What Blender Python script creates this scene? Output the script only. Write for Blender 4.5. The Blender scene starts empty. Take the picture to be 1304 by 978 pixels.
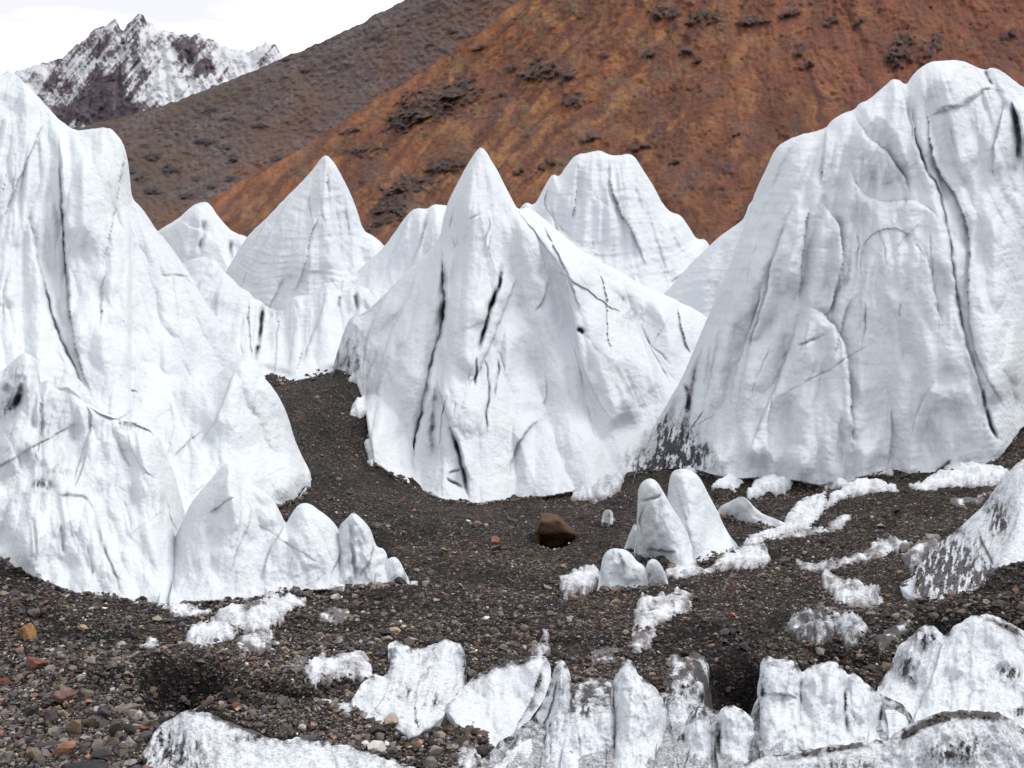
SUN, CLOUD, EXPO, AZ_SUN = 2.1, 9.5, 0.27, 2.0
import bpy, bmesh, math, random
import numpy as np
random.seed(7); RNG = np.random.RandomState(7)
scene = bpy.context.scene
COL = scene.collection
# ------------------------------------------------------------------ camera geometry (photo units 1304 x 978)
CX, CY, F, H0 = 652.0, 489.0, 1398.0, 400.0
PITCH = math.atan((CY - H0) / F)
_c, _s = math.cos(PITCH), math.sin(PITCH)
def P(px, py, Y):
    """world point at world-depth Y (metres) seen at photo position px,py"""
    px = np.asarray(px, float); py = np.asarray(py, float)
    a = (px - CX) / F; b = (CY - py) / F
    dy = _c + _s * b; dz = -_s + _c * b
    t = Y / dy
    return a * t, Y + 0 * px, dz * t
# ------------------------------------------------------------------ noise
_perm = np.random.RandomState(3).permutation(65536).astype(np.int64)
_ang = np.random.RandomState(4).rand(65536) * 2 * np.pi
_gx, _gy = np.cos(_ang), np.sin(_ang)
def perlin(x, y, seed=0):
    xi = np.floor(x).astype(np.int64); yi = np.floor(y).astype(np.int64)
    fx = x - xi; fy = y - yi
    u = fx * fx * fx * (fx * (fx * 6 - 15) + 10); v = fy * fy * fy * (fy * (fy * 6 - 15) + 10)
    def g(ix, iy, dx, dy):
        h = _perm[(_perm[(ix + seed * 131) & 65535] + iy) & 65535]
        return _gx[h] * dx + _gy[h] * dy
    a = g(xi, yi, fx, fy); b = g(xi + 1, yi, fx - 1, fy)
    c = g(xi, yi + 1, fx, fy - 1); d = g(xi + 1, yi + 1, fx - 1, fy - 1)
    return (a + u * (b - a) + v * (c - a + u * (a - b - c + d))) * 1.5
def fbm(x, y, o=4, seed=0, g=.5):
    r = 0; a = 1; s = 0
    for i in range(o):
        r = r + a * perlin(x * 2 ** i, y * 2 ** i, seed + i * 17); s += a; a *= g
    return r / s
def ridged(x, y, o=4, seed=0, g=.5):
    r = 0; a = 1; s = 0
    for i in range(o):
        r = r + a * (1 - 2 * np.abs(perlin(x * 2 ** i, y * 2 ** i, seed + i * 17))); s += a; a *= g
    return r / s
def facet(x, y, seed=0):
    # piecewise flat noise: random heights on a skewed triangle lattice, joined by planes
    k = (x + y) * .36603; xs = x + k; ys = y + k
    i = np.floor(xs).astype(np.int64); j = np.floor(ys).astype(np.int64); a = xs - i; b = ys - j
    def hh(ix, iy): return _gx[_perm[(_perm[(ix + seed * 77) & 65535] + iy) & 65535]]
    h00, h10, h01, h11 = hh(i, j), hh(i + 1, j), hh(i, j + 1), hh(i + 1, j + 1)
    return np.where(a > b, h00 + a * (h10 - h00) + b * (h11 - h10), h00 + b * (h01 - h00) + a * (h11 - h01))
def sstep(a, b, x):
    t = np.clip((x - a) / (b - a), 0, 1); return t * t * (3 - 2 * t)
# ------------------------------------------------------------------ polylines
def smooth_poly(pts, n=1):
    pts = np.array(pts, float)
    for _ in range(n):
        q = .75 * pts[:-1] + .25 * pts[1:]; r = .25 * pts[:-1] + .75 * pts[1:]
        m = np.empty((2 * len(q), pts.shape[1])); m[0::2] = q; m[1::2] = r
        pts = np.vstack([pts[:1], m, pts[-1:]])
    return pts
def pdist(px, py, pts):
    """distance to polyline, signed cross (negative = to the right of a line drawn downwards), t along it"""
    pts = np.asarray(pts, float)
    seg = np.hypot(*(pts[1:] - pts[:-1]).T); L = np.concatenate([[0], np.cumsum(seg)])
    best = np.full(px.shape, 1e9); sg = np.zeros(px.shape); tt = np.zeros(px.shape)
    for i in range(len(pts) - 1):
        x0, y0 = pts[i]; dx, dy = pts[i + 1] - pts[i]; l2 = dx * dx + dy * dy + 1e-9
        t = np.clip(((px - x0) * dx + (py - y0) * dy) / l2, 0, 1)
        d = np.hypot(px - x0 - t * dx, py - y0 - t * dy)
        m = d < best
        best = np.where(m, d, best)
        sg = np.where(m, dx * (py - y0) - dy * (px - x0), sg)
        tt = np.where(m, (L[i] + t * seg[i]) / L[-1], tt)
    return best, sg, tt
def inpoly(px, py, pts):
    pts = np.asarray(pts, float); r = np.zeros(px.shape, bool); n = len(pts)
    for i in range(n):
        x0, y0 = pts[i]; x1, y1 = pts[(i + 1) % n]
        c = ((y0 > py) != (y1 > py)) & (px < (x1 - x0) * (py - y0) / (y1 - y0 + 1e-12) + x0)
        r ^= c
    return r
def apply_feats(px, py, feats, d, dirt, k=1.7):
    for ft in feats:
        kind = ft[0]
        if kind in 'sSrgD':
            pts = smooth_poly(ft[1], 2)
            # a natural line is never quite smooth: wobble the lookup
            w = ft[3] if kind != 'D' else ft[2]
            reach = 5 * w + 20
            lo = pts.min(0) - reach; hi = pts.max(0) + reach
            m = (px > lo[0]) & (px < hi[0]) & (py > lo[1]) & (py < hi[1])
            if not m.any(): continue
            x = px[m] + 1.6 * perlin(px[m] / 14, py[m] / 14, 91); y = py[m] + 1.6 * perlin(px[m] / 14, py[m] / 14, 92)
            ds, sg, t = pdist(x, y, pts)
            tap = np.clip(np.minimum(t * 3.6, (1 - t) * 3.6), 0, 1); tap = tap * tap * (3 - 2 * tap)
            var = np.clip(.75 + 1.1 * fbm(px[m] / 22 + 7, py[m] / 28, 3, 93), .15, 1.5)
        if kind == 's':      # proud side with a rounded lip; ft = ('s', pts, h, w, 'L'|'R'[, dirt])
            side = (sg < 0) if ft[4] == 'R' else (sg > 0)
            up = np.exp(-ds / w) * (.45 + .55 * (1 - np.exp(-ds / 5.0)))
            lo_ = -.30 * np.exp(-ds / (.55 * w))
            d[m] += k * ft[2] * tap * np.where(side, up, lo_)
            dirt[m] += (ft[5] if len(ft) > 5 else .16) * .62 * tap * var * np.exp(-(ds / 1.7) ** 2)
        elif kind == 'r':    # crest
            d[m] += k * ft[2] * tap * np.exp(-np.sqrt(ds * ds + 9) / w)
        elif kind == 'g':    # groove: ('g', pts, depth, w, dirt)
            d[m] -= k * ft[2] * tap * np.clip(var, .3, 1.2) * np.exp(-(ds / w) ** 2)
            dirt[m] += ft[4] * tap * var * np.exp(-(ds / (w * .75)) ** 2)
        elif kind == 'D':    # dirt streak: ('D', pts, w, amount)
            dirt[m] += ft[3] * tap * var * np.exp(-(ds / w) ** 2)
        elif kind == 'b':    # bulge/hollow: ('b', cx, cy, rx, ry, h)
            _, cx, cy, rx, ry, h = ft
            d += k * h * np.exp(-(((px - cx) / rx) ** 2 + ((py - cy) / ry) ** 2))
        elif kind == 'o':    # craggy outcrop: ('o', cx, cy, rx, ry, h)
            _, cx, cy, rx, ry, hh = ft
            q = ((px - cx) / rx) ** 2 + ((py - cy) / ry) ** 2; m = q < 9
            x, y = px[m], py[m]
            k_ = np.clip(2.2 * (np.exp(-q[m]) + .75 * fbm(x / 13, y / 11, 4, 57, .6) - .42), 0, 1) * np.exp(-q[m] / 5)
            dirt[m] += k_; d[m] += k_ * hh * (.35 + .8 * ridged(x / 11, y / 9, 4, 58, .6))
        elif kind == 'B':    # dirt blot, the faintest ones painting shade into hollows: ('B', cx, cy, rx, ry, amount)
            _, cx, cy, rx, ry, a = ft
            q = ((px - cx) / rx) ** 2 + ((py - cy) / ry) ** 2
            dirt += 1.3 * a * np.exp(-q) * np.clip(.42 + 2.3 * fbm(px / 6 + py / 40, py / 17, 4, 55, .7), 0, 1.8)
# ------------------------------------------------------------------ mesh helpers
def attr(me, name, arr, color=False):
    if color:
        a = me.attributes.new(name, 'FLOAT_COLOR', 'POINT')
        v = np.ones((len(arr), 4), np.float32); v[:, :3] = arr; a.data.foreach_set('color', v.ravel())
    else:
        a = me.attributes.new(name, 'FLOAT', 'POINT'); a.data.foreach_set('value', np.asarray(arr, np.float32).ravel())
def mesh(name, V, Fq, mat, smooth=True, loc=None, tris=False, parent=None, **at):
    V = np.asarray(V, np.float64)
    if loc is None:
        loc = (float(V[:, 0].mean()), float(V[:, 1].mean()), float(V[:, 2].min()))
    V = V - np.array(loc)
    me = bpy.data.meshes.new(name); n = 3 if tris else 4
    Fq = np.asarray(Fq, np.int32)
    me.vertices.add(len(V)); me.vertices.foreach_set('co', V.astype(np.float32).ravel())
    me.loops.add(Fq.size); me.loops.foreach_set('vertex_index', Fq.ravel())
    me.polygons.add(len(Fq)); me.polygons.foreach_set('loop_start', np.arange(0, Fq.size, n, dtype=np.int32))
    me.polygons.foreach_set('use_smooth', np.full(len(Fq), smooth))
    me.update(calc_edges=True)
    for k_, a_ in at.items(): attr(me, k_, a_, color=(np.ndim(a_) == 2))
    me.materials.append(mat)
    o = bpy.data.objects.new(name, me); o.location = loc; COL.objects.link(o)
    return o
def tag(o, label=None, cat=None, group=None, kind=None):
    for k_, v in (('label', label), ('category', cat), ('group', group), ('kind', kind)):
        if v: o[k_] = v
    return o
def gridfaces(nc, nr, off=0):
    i = np.arange(nc - 1)[:, None] * nr + np.arange(nr - 1)[None, :]
    i = i.ravel() + off
    return np.stack([i, i + 1, i + nr + 1, i + nr], 1)
# ------------------------------------------------------------------ materials
def newmat(name):
    m = bpy.data.materials.new(name); m.use_nodes = True
    nt = m.node_tree; b = nt.nodes['Principled BSDF']; b.inputs['Specular IOR Level'].default_value = .18
    return m, nt, b
def node(nt, t, **kw):
    n = nt.nodes.new(t)
    for k_, v in kw.items():
        if k_.startswith('_'): setattr(n, k_[1:], v)
        else:
            n.inputs[k_.replace('__', ' ')].default_value = v
    return n
def mixc(nt, fac, a, b, mode='MIX'):
    n = nt.nodes.new('ShaderNodeMix'); n.data_type = 'RGBA'; n.blend_type = mode
    for s, v in ((n.inputs[0], fac), (n.inputs[6], a), (n.inputs[7], b)):
        if hasattr(v, 'is_linked') or hasattr(v, 'links'): nt.links.new(v, s)
        else: s.default_value = v
    return n.outputs[2]
def mathn(nt, op, a, b=None, clamp=False):
    n = nt.nodes.new('ShaderNodeMath'); n.operation = op; n.use_clamp = clamp
    for s, v in ((n.inputs[0], a), (n.inputs[1], b)):
        if v is None: continue
        if hasattr(v, 'links'): nt.links.new(v, s)
        else: s.default_value = v
    return n.outputs[0]
def noise(nt, vec, scale, detail=4, rough=.55):
    n = node(nt, 'ShaderNodeTexNoise', Scale=scale, Detail=detail, Roughness=rough)
    nt.links.new(vec, n.inputs['Vector']); return n.outputs['Fac']
def ice_material(name, white, bumpd=.03, bscale=7.0, spk=.0, dirtcol=(.075, .068, .075, 1)):
    m, nt, b = newmat(name)
    geo = nt.nodes.new('ShaderNodeNewGeometry'); pos = geo.outputs['Position']
    at = nt.nodes.new('ShaderNodeAttribute'); at.attribute_name = 'dirt'
    n1 = noise(nt, pos, bscale * 1.4, 6, .7); n2 = noise(nt, pos, .5, 3)
    sp = noise(nt, pos, bscale * 5, 3, .8)
    # faint blue-grey and warm patches of the firn
    tint = mixc(nt, mathn(nt, 'MULTIPLY_ADD', n2, 1.0), (white[0], white[1], white[2], 1), (white[0] * .88, white[1] * .89, white[2] * .91, 1))
    if spk < .3:
        fac = mathn(nt, 'MULTIPLY', at.outputs['Fac'], mathn(nt, 'MULTIPLY', n1, 2.0))
        fac = mathn(nt, 'ADD', fac, mathn(nt, 'MULTIPLY', mathn(nt, 'SUBTRACT', sp, .5), spk * 3))
    else:      # grit sits in the pores of the crust
        q = mathn(nt, 'ADD', mathn(nt, 'MULTIPLY', mathn(nt, 'SUBTRACT', sp, .5), spk * 5), mathn(nt, 'MULTIPLY', mathn(nt, 'SUBTRACT', n1, .5), spk * 3.6))
        fac = mathn(nt, 'ADD', mathn(nt, 'MULTIPLY', at.outputs['Fac'], 1.7), q); fac = mathn(nt, 'SUBTRACT', fac, .16)
    fac = mathn(nt, 'MULTIPLY', mathn(nt, 'ADD', fac, 0.0, True), .98)
    col = mixc(nt, fac, tint, dirtcol)
    nt.links.new(col, b.inputs['Base Color'])
    b.inputs['Roughness'].default_value = .55
    bp = nt.nodes.new('ShaderNodeBump'); bp.inputs['Distance'].default_value = bumpd; bp.inputs['Strength'].default_value = .8
    hgt = mathn(nt, 'ADD', noise(nt, pos, bscale, 8, .62), mathn(nt, 'MULTIPLY', sp, .25))
    nt.links.new(hgt, bp.inputs['Height'])
    nt.links.new(bp.outputs[0], b.inputs['Normal'])
    return m
M_ICE = ice_material('firn_ice', (.705, .738, .748), .07, 5.0, .10, (.024, .021, .026, 1))
M_NEAR = ice_material('crusted_ice', (.68, .705, .72), .04, 8.0, .42, (.05, .045, .045, 1))
M_SNOW = ice_material('fresh_snow', (.76, .785, .80), .022, 9.0, .40, (.10, .085, .085, 1))
def vcol_material(name, bumpd, bscale, var=.5, rough=.9, colscale=1.0):
    m, nt, b = newmat(name)
    geo = nt.nodes.new('ShaderNodeNewGeometry'); pos = geo.outputs['Position']
    at = nt.nodes.new('ShaderNodeAttribute'); at.attribute_name = 'col'
    n = noise(nt, pos, bscale * colscale, 8, .75)
    v = mathn(nt, 'MULTIPLY_ADD', n, var * 2); v.node.inputs[2].default_value = 1 - var
    c = mixc(nt, 1.0, at.outputs['Color'], v, 'MULTIPLY')
    nt.links.new(c, b.inputs['Base Color']); b.inputs['Roughness'].default_value = rough
    b.inputs['Specular IOR Level'].default_value = .15
    bp = nt.nodes.new('ShaderNodeBump'); bp.inputs['Distance'].default_value = bumpd
    nt.links.new(noise(nt, pos, bscale, 8, .7), bp.inputs['Height']); nt.links.new(bp.outputs[0], b.inputs['Normal'])
    return m
M_HILL = vcol_material('hill_earth', 2.0, .25, .75, colscale=2.0)
M_PEAK = vcol_material('peak_rock_and_snow', 6.0, .03, .2)
M_GRAV = vcol_material('gravel_mud', .03, 22, .8, .8)
def add_grains(m):
    # a carpet of grains two to five centimetres across, each with its own tone
    nt = m.node_tree; b = nt.nodes['Principled BSDF']; geo = nt.nodes.new('ShaderNodeNewGeometry')
    old = b.inputs['Base Color'].links[0].from_socket
    dist = None; c = old
    for sc, lo, hi in ((24, .25, 3.2), (52, .35, 2.4)):
        v = node(nt, 'ShaderNodeTexVoronoi', Scale=float(sc)); nt.links.new(geo.outputs['Position'], v.inputs['Vector'])
        sep = nt.nodes.new('ShaderNodeSeparateColor'); nt.links.new(v.outputs['Color'], sep.inputs[0])
        p = mathn(nt, 'POWER', sep.outputs[0], 3.2); g = mathn(nt, 'MULTIPLY_ADD', p, hi - lo); g.node.inputs[2].default_value = lo
        hue = mixc(nt, sep.outputs[1], (1.0, .86, .75, 1), (.86, .96, 1.06, 1)); g2 = mixc(nt, 1.0, hue, g, 'MULTIPLY')
        c = mixc(nt, 1.0, c, g2, 'MULTIPLY')
        if dist is None: dist = v.outputs['Distance']
    nt.links.new(c, b.inputs['Base Color'])
    b2 = nt.nodes.new('ShaderNodeBump'); b2.invert = True; b2.inputs['Distance'].default_value = .02; nt.links.new(dist, b2.inputs['Height'])
    nt.links.new(b.inputs['Normal'].links[0].from_socket, b2.inputs['Normal']); nt.links.new(b2.outputs[0], b.inputs['Normal'])
add_grains(M_GRAV)
M_STONE = vcol_material('gravel_stone', .01, 30, .3, .75)
def rock_mat():
    m, nt, b = newmat('rock')
    geo = nt.nodes.new('ShaderNodeNewGeometry'); pos = geo.outputs['Position']
    oi = nt.nodes.new('ShaderNodeObjectInfo')
    n = noise(nt, pos, 12, 8, .7)
    dark = mixc(nt, 1.0, oi.outputs['Color'], (.38, .34, .33, 1), 'MULTIPLY')
    rr = nt.nodes.new('ShaderNodeValToRGB'); rr.color_ramp.elements[0].position = .35; rr.color_ramp.elements[1].position = .6
    nt.links.new(n, rr.inputs[0])
    c = mixc(nt, rr.outputs[0], dark, oi.outputs['Color'])
    nt.links.new(c, b.inputs['Base Color']); b.inputs['Roughness'].default_value = .75
    bp = nt.nodes.new('ShaderNodeBump'); bp.inputs['Distance'].default_value = .02
    nt.links.new(noise(nt, pos, 25, 8, .65), bp.inputs['Height']); nt.links.new(bp.outputs[0], b.inputs['Normal'])
    return m
M_ROCK = rock_mat()
# ------------------------------------------------------------------ ground
GP = [(0,978,8),(650,978,8.6),(1304,978,9),(300,978,8.2),(980,978,8.8),
 (0,860,10),(300,860,10.3),(650,860,11),(980,860,11),(1304,860,11),
 (0,718,14),(100,750,13.6),(205,770,13.4),(440,750,14.6),(650,750,15.6),(520,740,15.2),(300,765,13.8),(820,760,15.5),(1050,770,14.5),
 (650,700,19),(850,728,17.2),(945,708,18.3),(420,690,19),(1050,690,18.6),
 (600,642,26.5),(480,600,28),(700,636,26.8),(800,605,27.5),(465,520,31),(440,475,34.5),(350,490,33.5),(397,610,23),(400,550,28),
 (960,610,24.5),(1130,607,23.5),(1270,597,22.2),(1310,545,24),(1170,745,14.8),(1304,715,13.6),(1250,650,19),(880,600,25.5),
 (-350,978,8),(-400,760,13),(-400,600,22),(-300,500,40),(200,470,40),(650,470,55),(1000,470,55),(1700,978,9),(1800,800,12),(1700,600,20),(1600,480,40),
 (-600,440,80),(300,440,110),(900,440,110),(1900,440,80)]
_g = np.array([P(*q) for q in GP]); _gx0, _gy0, _gz0 = _g[:, 0], _g[:, 1], _g[:, 2]
def _warpY(y): return 12 * np.log(np.maximum(y, .5))
def _warpX(x, y): return 12 * x / np.maximum(y, .5)
_U, _Vv = _warpX(_gx0, _gy0), _warpY(_gy0)
def _tps(r2): return .5 * r2 * np.log(r2 + 1e-9)
_n = len(GP); _A = np.zeros((_n + 3, _n + 3))
_A[:_n, :_n] = _tps((_U[:, None] - _U) ** 2 + (_Vv[:, None] - _Vv) ** 2) + np.eye(_n) * .15
_A[:_n, _n] = 1; _A[:_n, _n + 1] = _U; _A[:_n, _n + 2] = _Vv; _A[_n:, :_n] = _A[:_n, _n:].T
_sol = np.linalg.solve(_A, np.concatenate([_gz0, [0, 0, 0]]))
def gbase(x, y):
    u, v = _warpX(x, y), _warpY(y)
    z = _sol[_n] + _sol[_n + 1] * u + _sol[_n + 2] * v
    for i in range(_n): z = z + _sol[i] * _tps((u - _U[i]) ** 2 + (v - _Vv[i]) ** 2)
    fade = sstep(70, 130, y)
    return z * (1 - fade) + (-4.5) * fade
# depth raster of the smooth ground
_RS = 6
_rx = np.arange(-420, 1730, _RS); _ry = np.arange(440, 1160, _RS)
_RX, _RY = np.meshgrid(_rx, _ry, indexing='ij'); _D = np.full(_RX.shape, 60.0); _done = np.zeros(_RX.shape, bool)
_prev = 5.0; _pd = None
for Yv in np.exp(np.linspace(np.log(5), np.log(60), 170)):
    x, y, z = P(_RX, _RY, Yv); dd = z - gbase(x, y)
    if _pd is not None:
        hit = (~_done) & (dd <= 0) & (_pd > 0)
        tq = _pd / (_pd - dd + 1e-9)
        _D = np.where(hit, _prev + tq * (Yv - _prev), _D); _done |= hit
    else:
        _D = np.where(dd <= 0, Yv, _D); _done |= dd <= 0
    _pd = dd; _prev = Yv
def gY(px, py):
    px = np.asarray(px, float); py = np.asarray(py, float)
    fx = np.clip((px - _rx[0]) / _RS, 0, len(_rx) - 1.001); fy = np.clip((py - _ry[0]) / _RS, 0, len(_ry) - 1.001)
    i = fx.astype(int); j = fy.astype(int); a = fx - i; b = fy - j
    return (_D[i, j] * (1 - a) * (1 - b) + _D[i + 1, j] * a * (1 - b) + _D[i, j + 1] * (1 - a) * b + _D[i + 1, j + 1] * a * b)
# hollows and humps of the ground: (px, py, rx px, ry px, height m, angle)
DENTS = [(236,872,42,26,-.80,0),(228,852,60,8,.12,0),(335,880,64,9,-.30,.18),(330,896,90,10,.07,.12),
 (130,812,60,7,-.06,.05),(940,876,46,34,-1.1,-.2),(1010,800,70,10,-.08,0),(760,760,90,10,-.10,0),(1250,800,80,14,-.2,0),(880,640,50,8,-.18,0),
 (520,690,60,12,-.12,.1),(470,700,25,14,-.12,0),(610,740,80,9,-.07,0),(1120,640,90,7,.10,-.15),(1130,665,90,8,-.10,-.12),(700,800,120,10,.07,0),(1000,625,90,6,-.15,0),
 (430,870,60,12,-.08,.1),(703,688,22,7,-.22,0),(560,720,120,14,.12,.1),(400,790,110,12,.10,.05),(150,860,90,10,.10,.05),(900,800,80,12,.12,0),(1080,840,60,10,-.2,0),(1000,700,110,8,.10,-.1),(560,900,40,30,-.15,0),(1150,760,60,12,-.12,0)]
_dents = []
for (a, b, rx, ry, h, an) in DENTS:
    Yq = float(gY(a, b)); x, y, z = P(a, b, Yq); sy = abs(float(gY(a, b - 6)) - float(gY(a, b + 6))) / 12
    _dents.append((float(x), Yq, rx * Yq / F, ry * sy, h, an))
def gfull(x, y, fine=True):
    z = gbase(x, y)
    near = 1 - sstep(60, 90, y)
    z = z + near * (+.105 * fbm(x / 1.9, y / 2.4, 4, 5) + .035 * ridged(x / .7 + .3 * y, y / .55, 3, 8))
    if fine: z = z + near * (.028 * fbm(x / .16, y / .2, 3, 9) + .012 * perlin(x / .045, y / .05, 12))
    for (cx, cy, rx, ry, h, an) in _dents:
        u = (x - cx) / rx; v = (y - cy) / ry + an * (x - cx) / rx * 2
        z = z + h * np.exp(-(u * u + v * v) ** 1.4)
    return z
def build_ground():
    pxs = np.concatenate([np.linspace(-2600, -80, 60), np.arange(-78, 1384, 2.0), np.linspace(1386, 4000, 60)])
    ys = np.concatenate([[2, 4, 5.5], np.exp(np.arange(np.log(6.6), np.log(48), .0042)), np.exp(np.linspace(np.log(49), np.log(12000), 50))])
    PX, YY = np.meshgrid(pxs, ys, indexing='ij')
    X = (PX - CX) / F * YY * 1.0
    Z = gfull(X, YY)
    M = ICE.copy()
    for _ in range(2):
        M[1:-1, 1:-1] = (M[1:-1, 1:-1] * 2 + M[2:, 1:-1] + M[:-2, 1:-1] + M[1:-1, 2:] + M[1:-1, :-2]) / 6
    ICE[:] = M
    qx, qy = project(X, YY, Z); Z = Z - .16 * ice_at(qx, qy) * (YY < 20)
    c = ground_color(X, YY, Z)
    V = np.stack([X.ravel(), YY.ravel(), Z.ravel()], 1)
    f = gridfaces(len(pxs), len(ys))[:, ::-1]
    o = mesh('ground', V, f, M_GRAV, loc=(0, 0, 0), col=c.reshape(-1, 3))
    tag(o, 'dark gravel moraine sloping between the ice towers', 'ground', kind='structure')
    return PX, YY, X, Z
WET_SHADE = [(236,872,58,26,.9),(330,885,80,12,.6),(940,872,70,36,.95),(1010,812,110,26,.6),(880,820,70,30,.5),(1220,790,90,26,.6),(1265,735,60,22,.7),(560,880,50,40,.35),(420,875,60,20,.55),  # wet silt plus shade of the hollows, painted into ground and stone colour
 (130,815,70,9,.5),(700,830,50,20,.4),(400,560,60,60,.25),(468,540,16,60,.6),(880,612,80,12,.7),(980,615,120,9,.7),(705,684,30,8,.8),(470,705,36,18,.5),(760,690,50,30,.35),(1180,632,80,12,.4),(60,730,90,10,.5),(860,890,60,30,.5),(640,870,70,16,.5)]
def wet_shade(X, Y, Z):
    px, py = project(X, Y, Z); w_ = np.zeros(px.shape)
    for (a, b, rx, ry, k) in WET_SHADE: w_ = np.maximum(w_, k * np.exp(-((((px - a) / rx) ** 2 + ((py - b) / ry) ** 2)) ** 1.3))
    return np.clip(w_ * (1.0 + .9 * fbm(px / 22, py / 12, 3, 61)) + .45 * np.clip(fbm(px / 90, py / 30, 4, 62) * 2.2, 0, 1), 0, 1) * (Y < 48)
def ground_color(X, Y, Z):
    a = fbm(X / .9, Y / 1.3, 4, 21); b = fbm(X / .12, Y / .16, 3, 31); c = fbm(X / 3, Y / 4, 3, 41)
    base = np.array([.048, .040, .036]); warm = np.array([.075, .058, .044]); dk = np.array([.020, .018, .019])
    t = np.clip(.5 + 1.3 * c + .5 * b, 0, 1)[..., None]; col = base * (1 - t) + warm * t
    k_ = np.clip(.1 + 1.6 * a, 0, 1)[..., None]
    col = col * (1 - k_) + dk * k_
    return col * (.92 - .82 * wet_shade(X, Y, Z))[..., None]  # damp silt and painted hollow shade darken the mud
# where ice stands the ground is pressed down a little beneath it
ICE = np.zeros((1100, 720)); FEET = []; GRIT = []
def mark(cx, cy, by):
    xs = np.arange(int(max(-400, cx.min())), int(min(1790, cx.max())), 2)
    a = np.interp(xs, cx, cy) if (np.diff(cx) > 0).all() else np.interp(xs, np.sort(cx), cy[np.argsort(cx)]); b = np.interp(xs, np.sort(cx), by[np.argsort(cx)])
    for x, t, bb in zip(xs, a, b):
        i = int((x + 400) / 2); t_ = int(max(0, t + 3) / 2); b_ = int(min(1438, bb - 2) / 2)
        if b_ > t_ and 0 <= i < 1100: ICE[i, t_:b_] = 1
def ice_at(px, py):
    i = np.clip(((px + 400) / 2).astype(int), 0, 1099); j = np.clip((py / 2).astype(int), 0, 719)
    return ICE[i, j]
def project(X, Y, Z):
    d = Y * _c - Z * _s; u = Z * _c + Y * _s
    return CX + F * X / np.maximum(d, .1), CY - F * u / np.maximum(d, .1)
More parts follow.
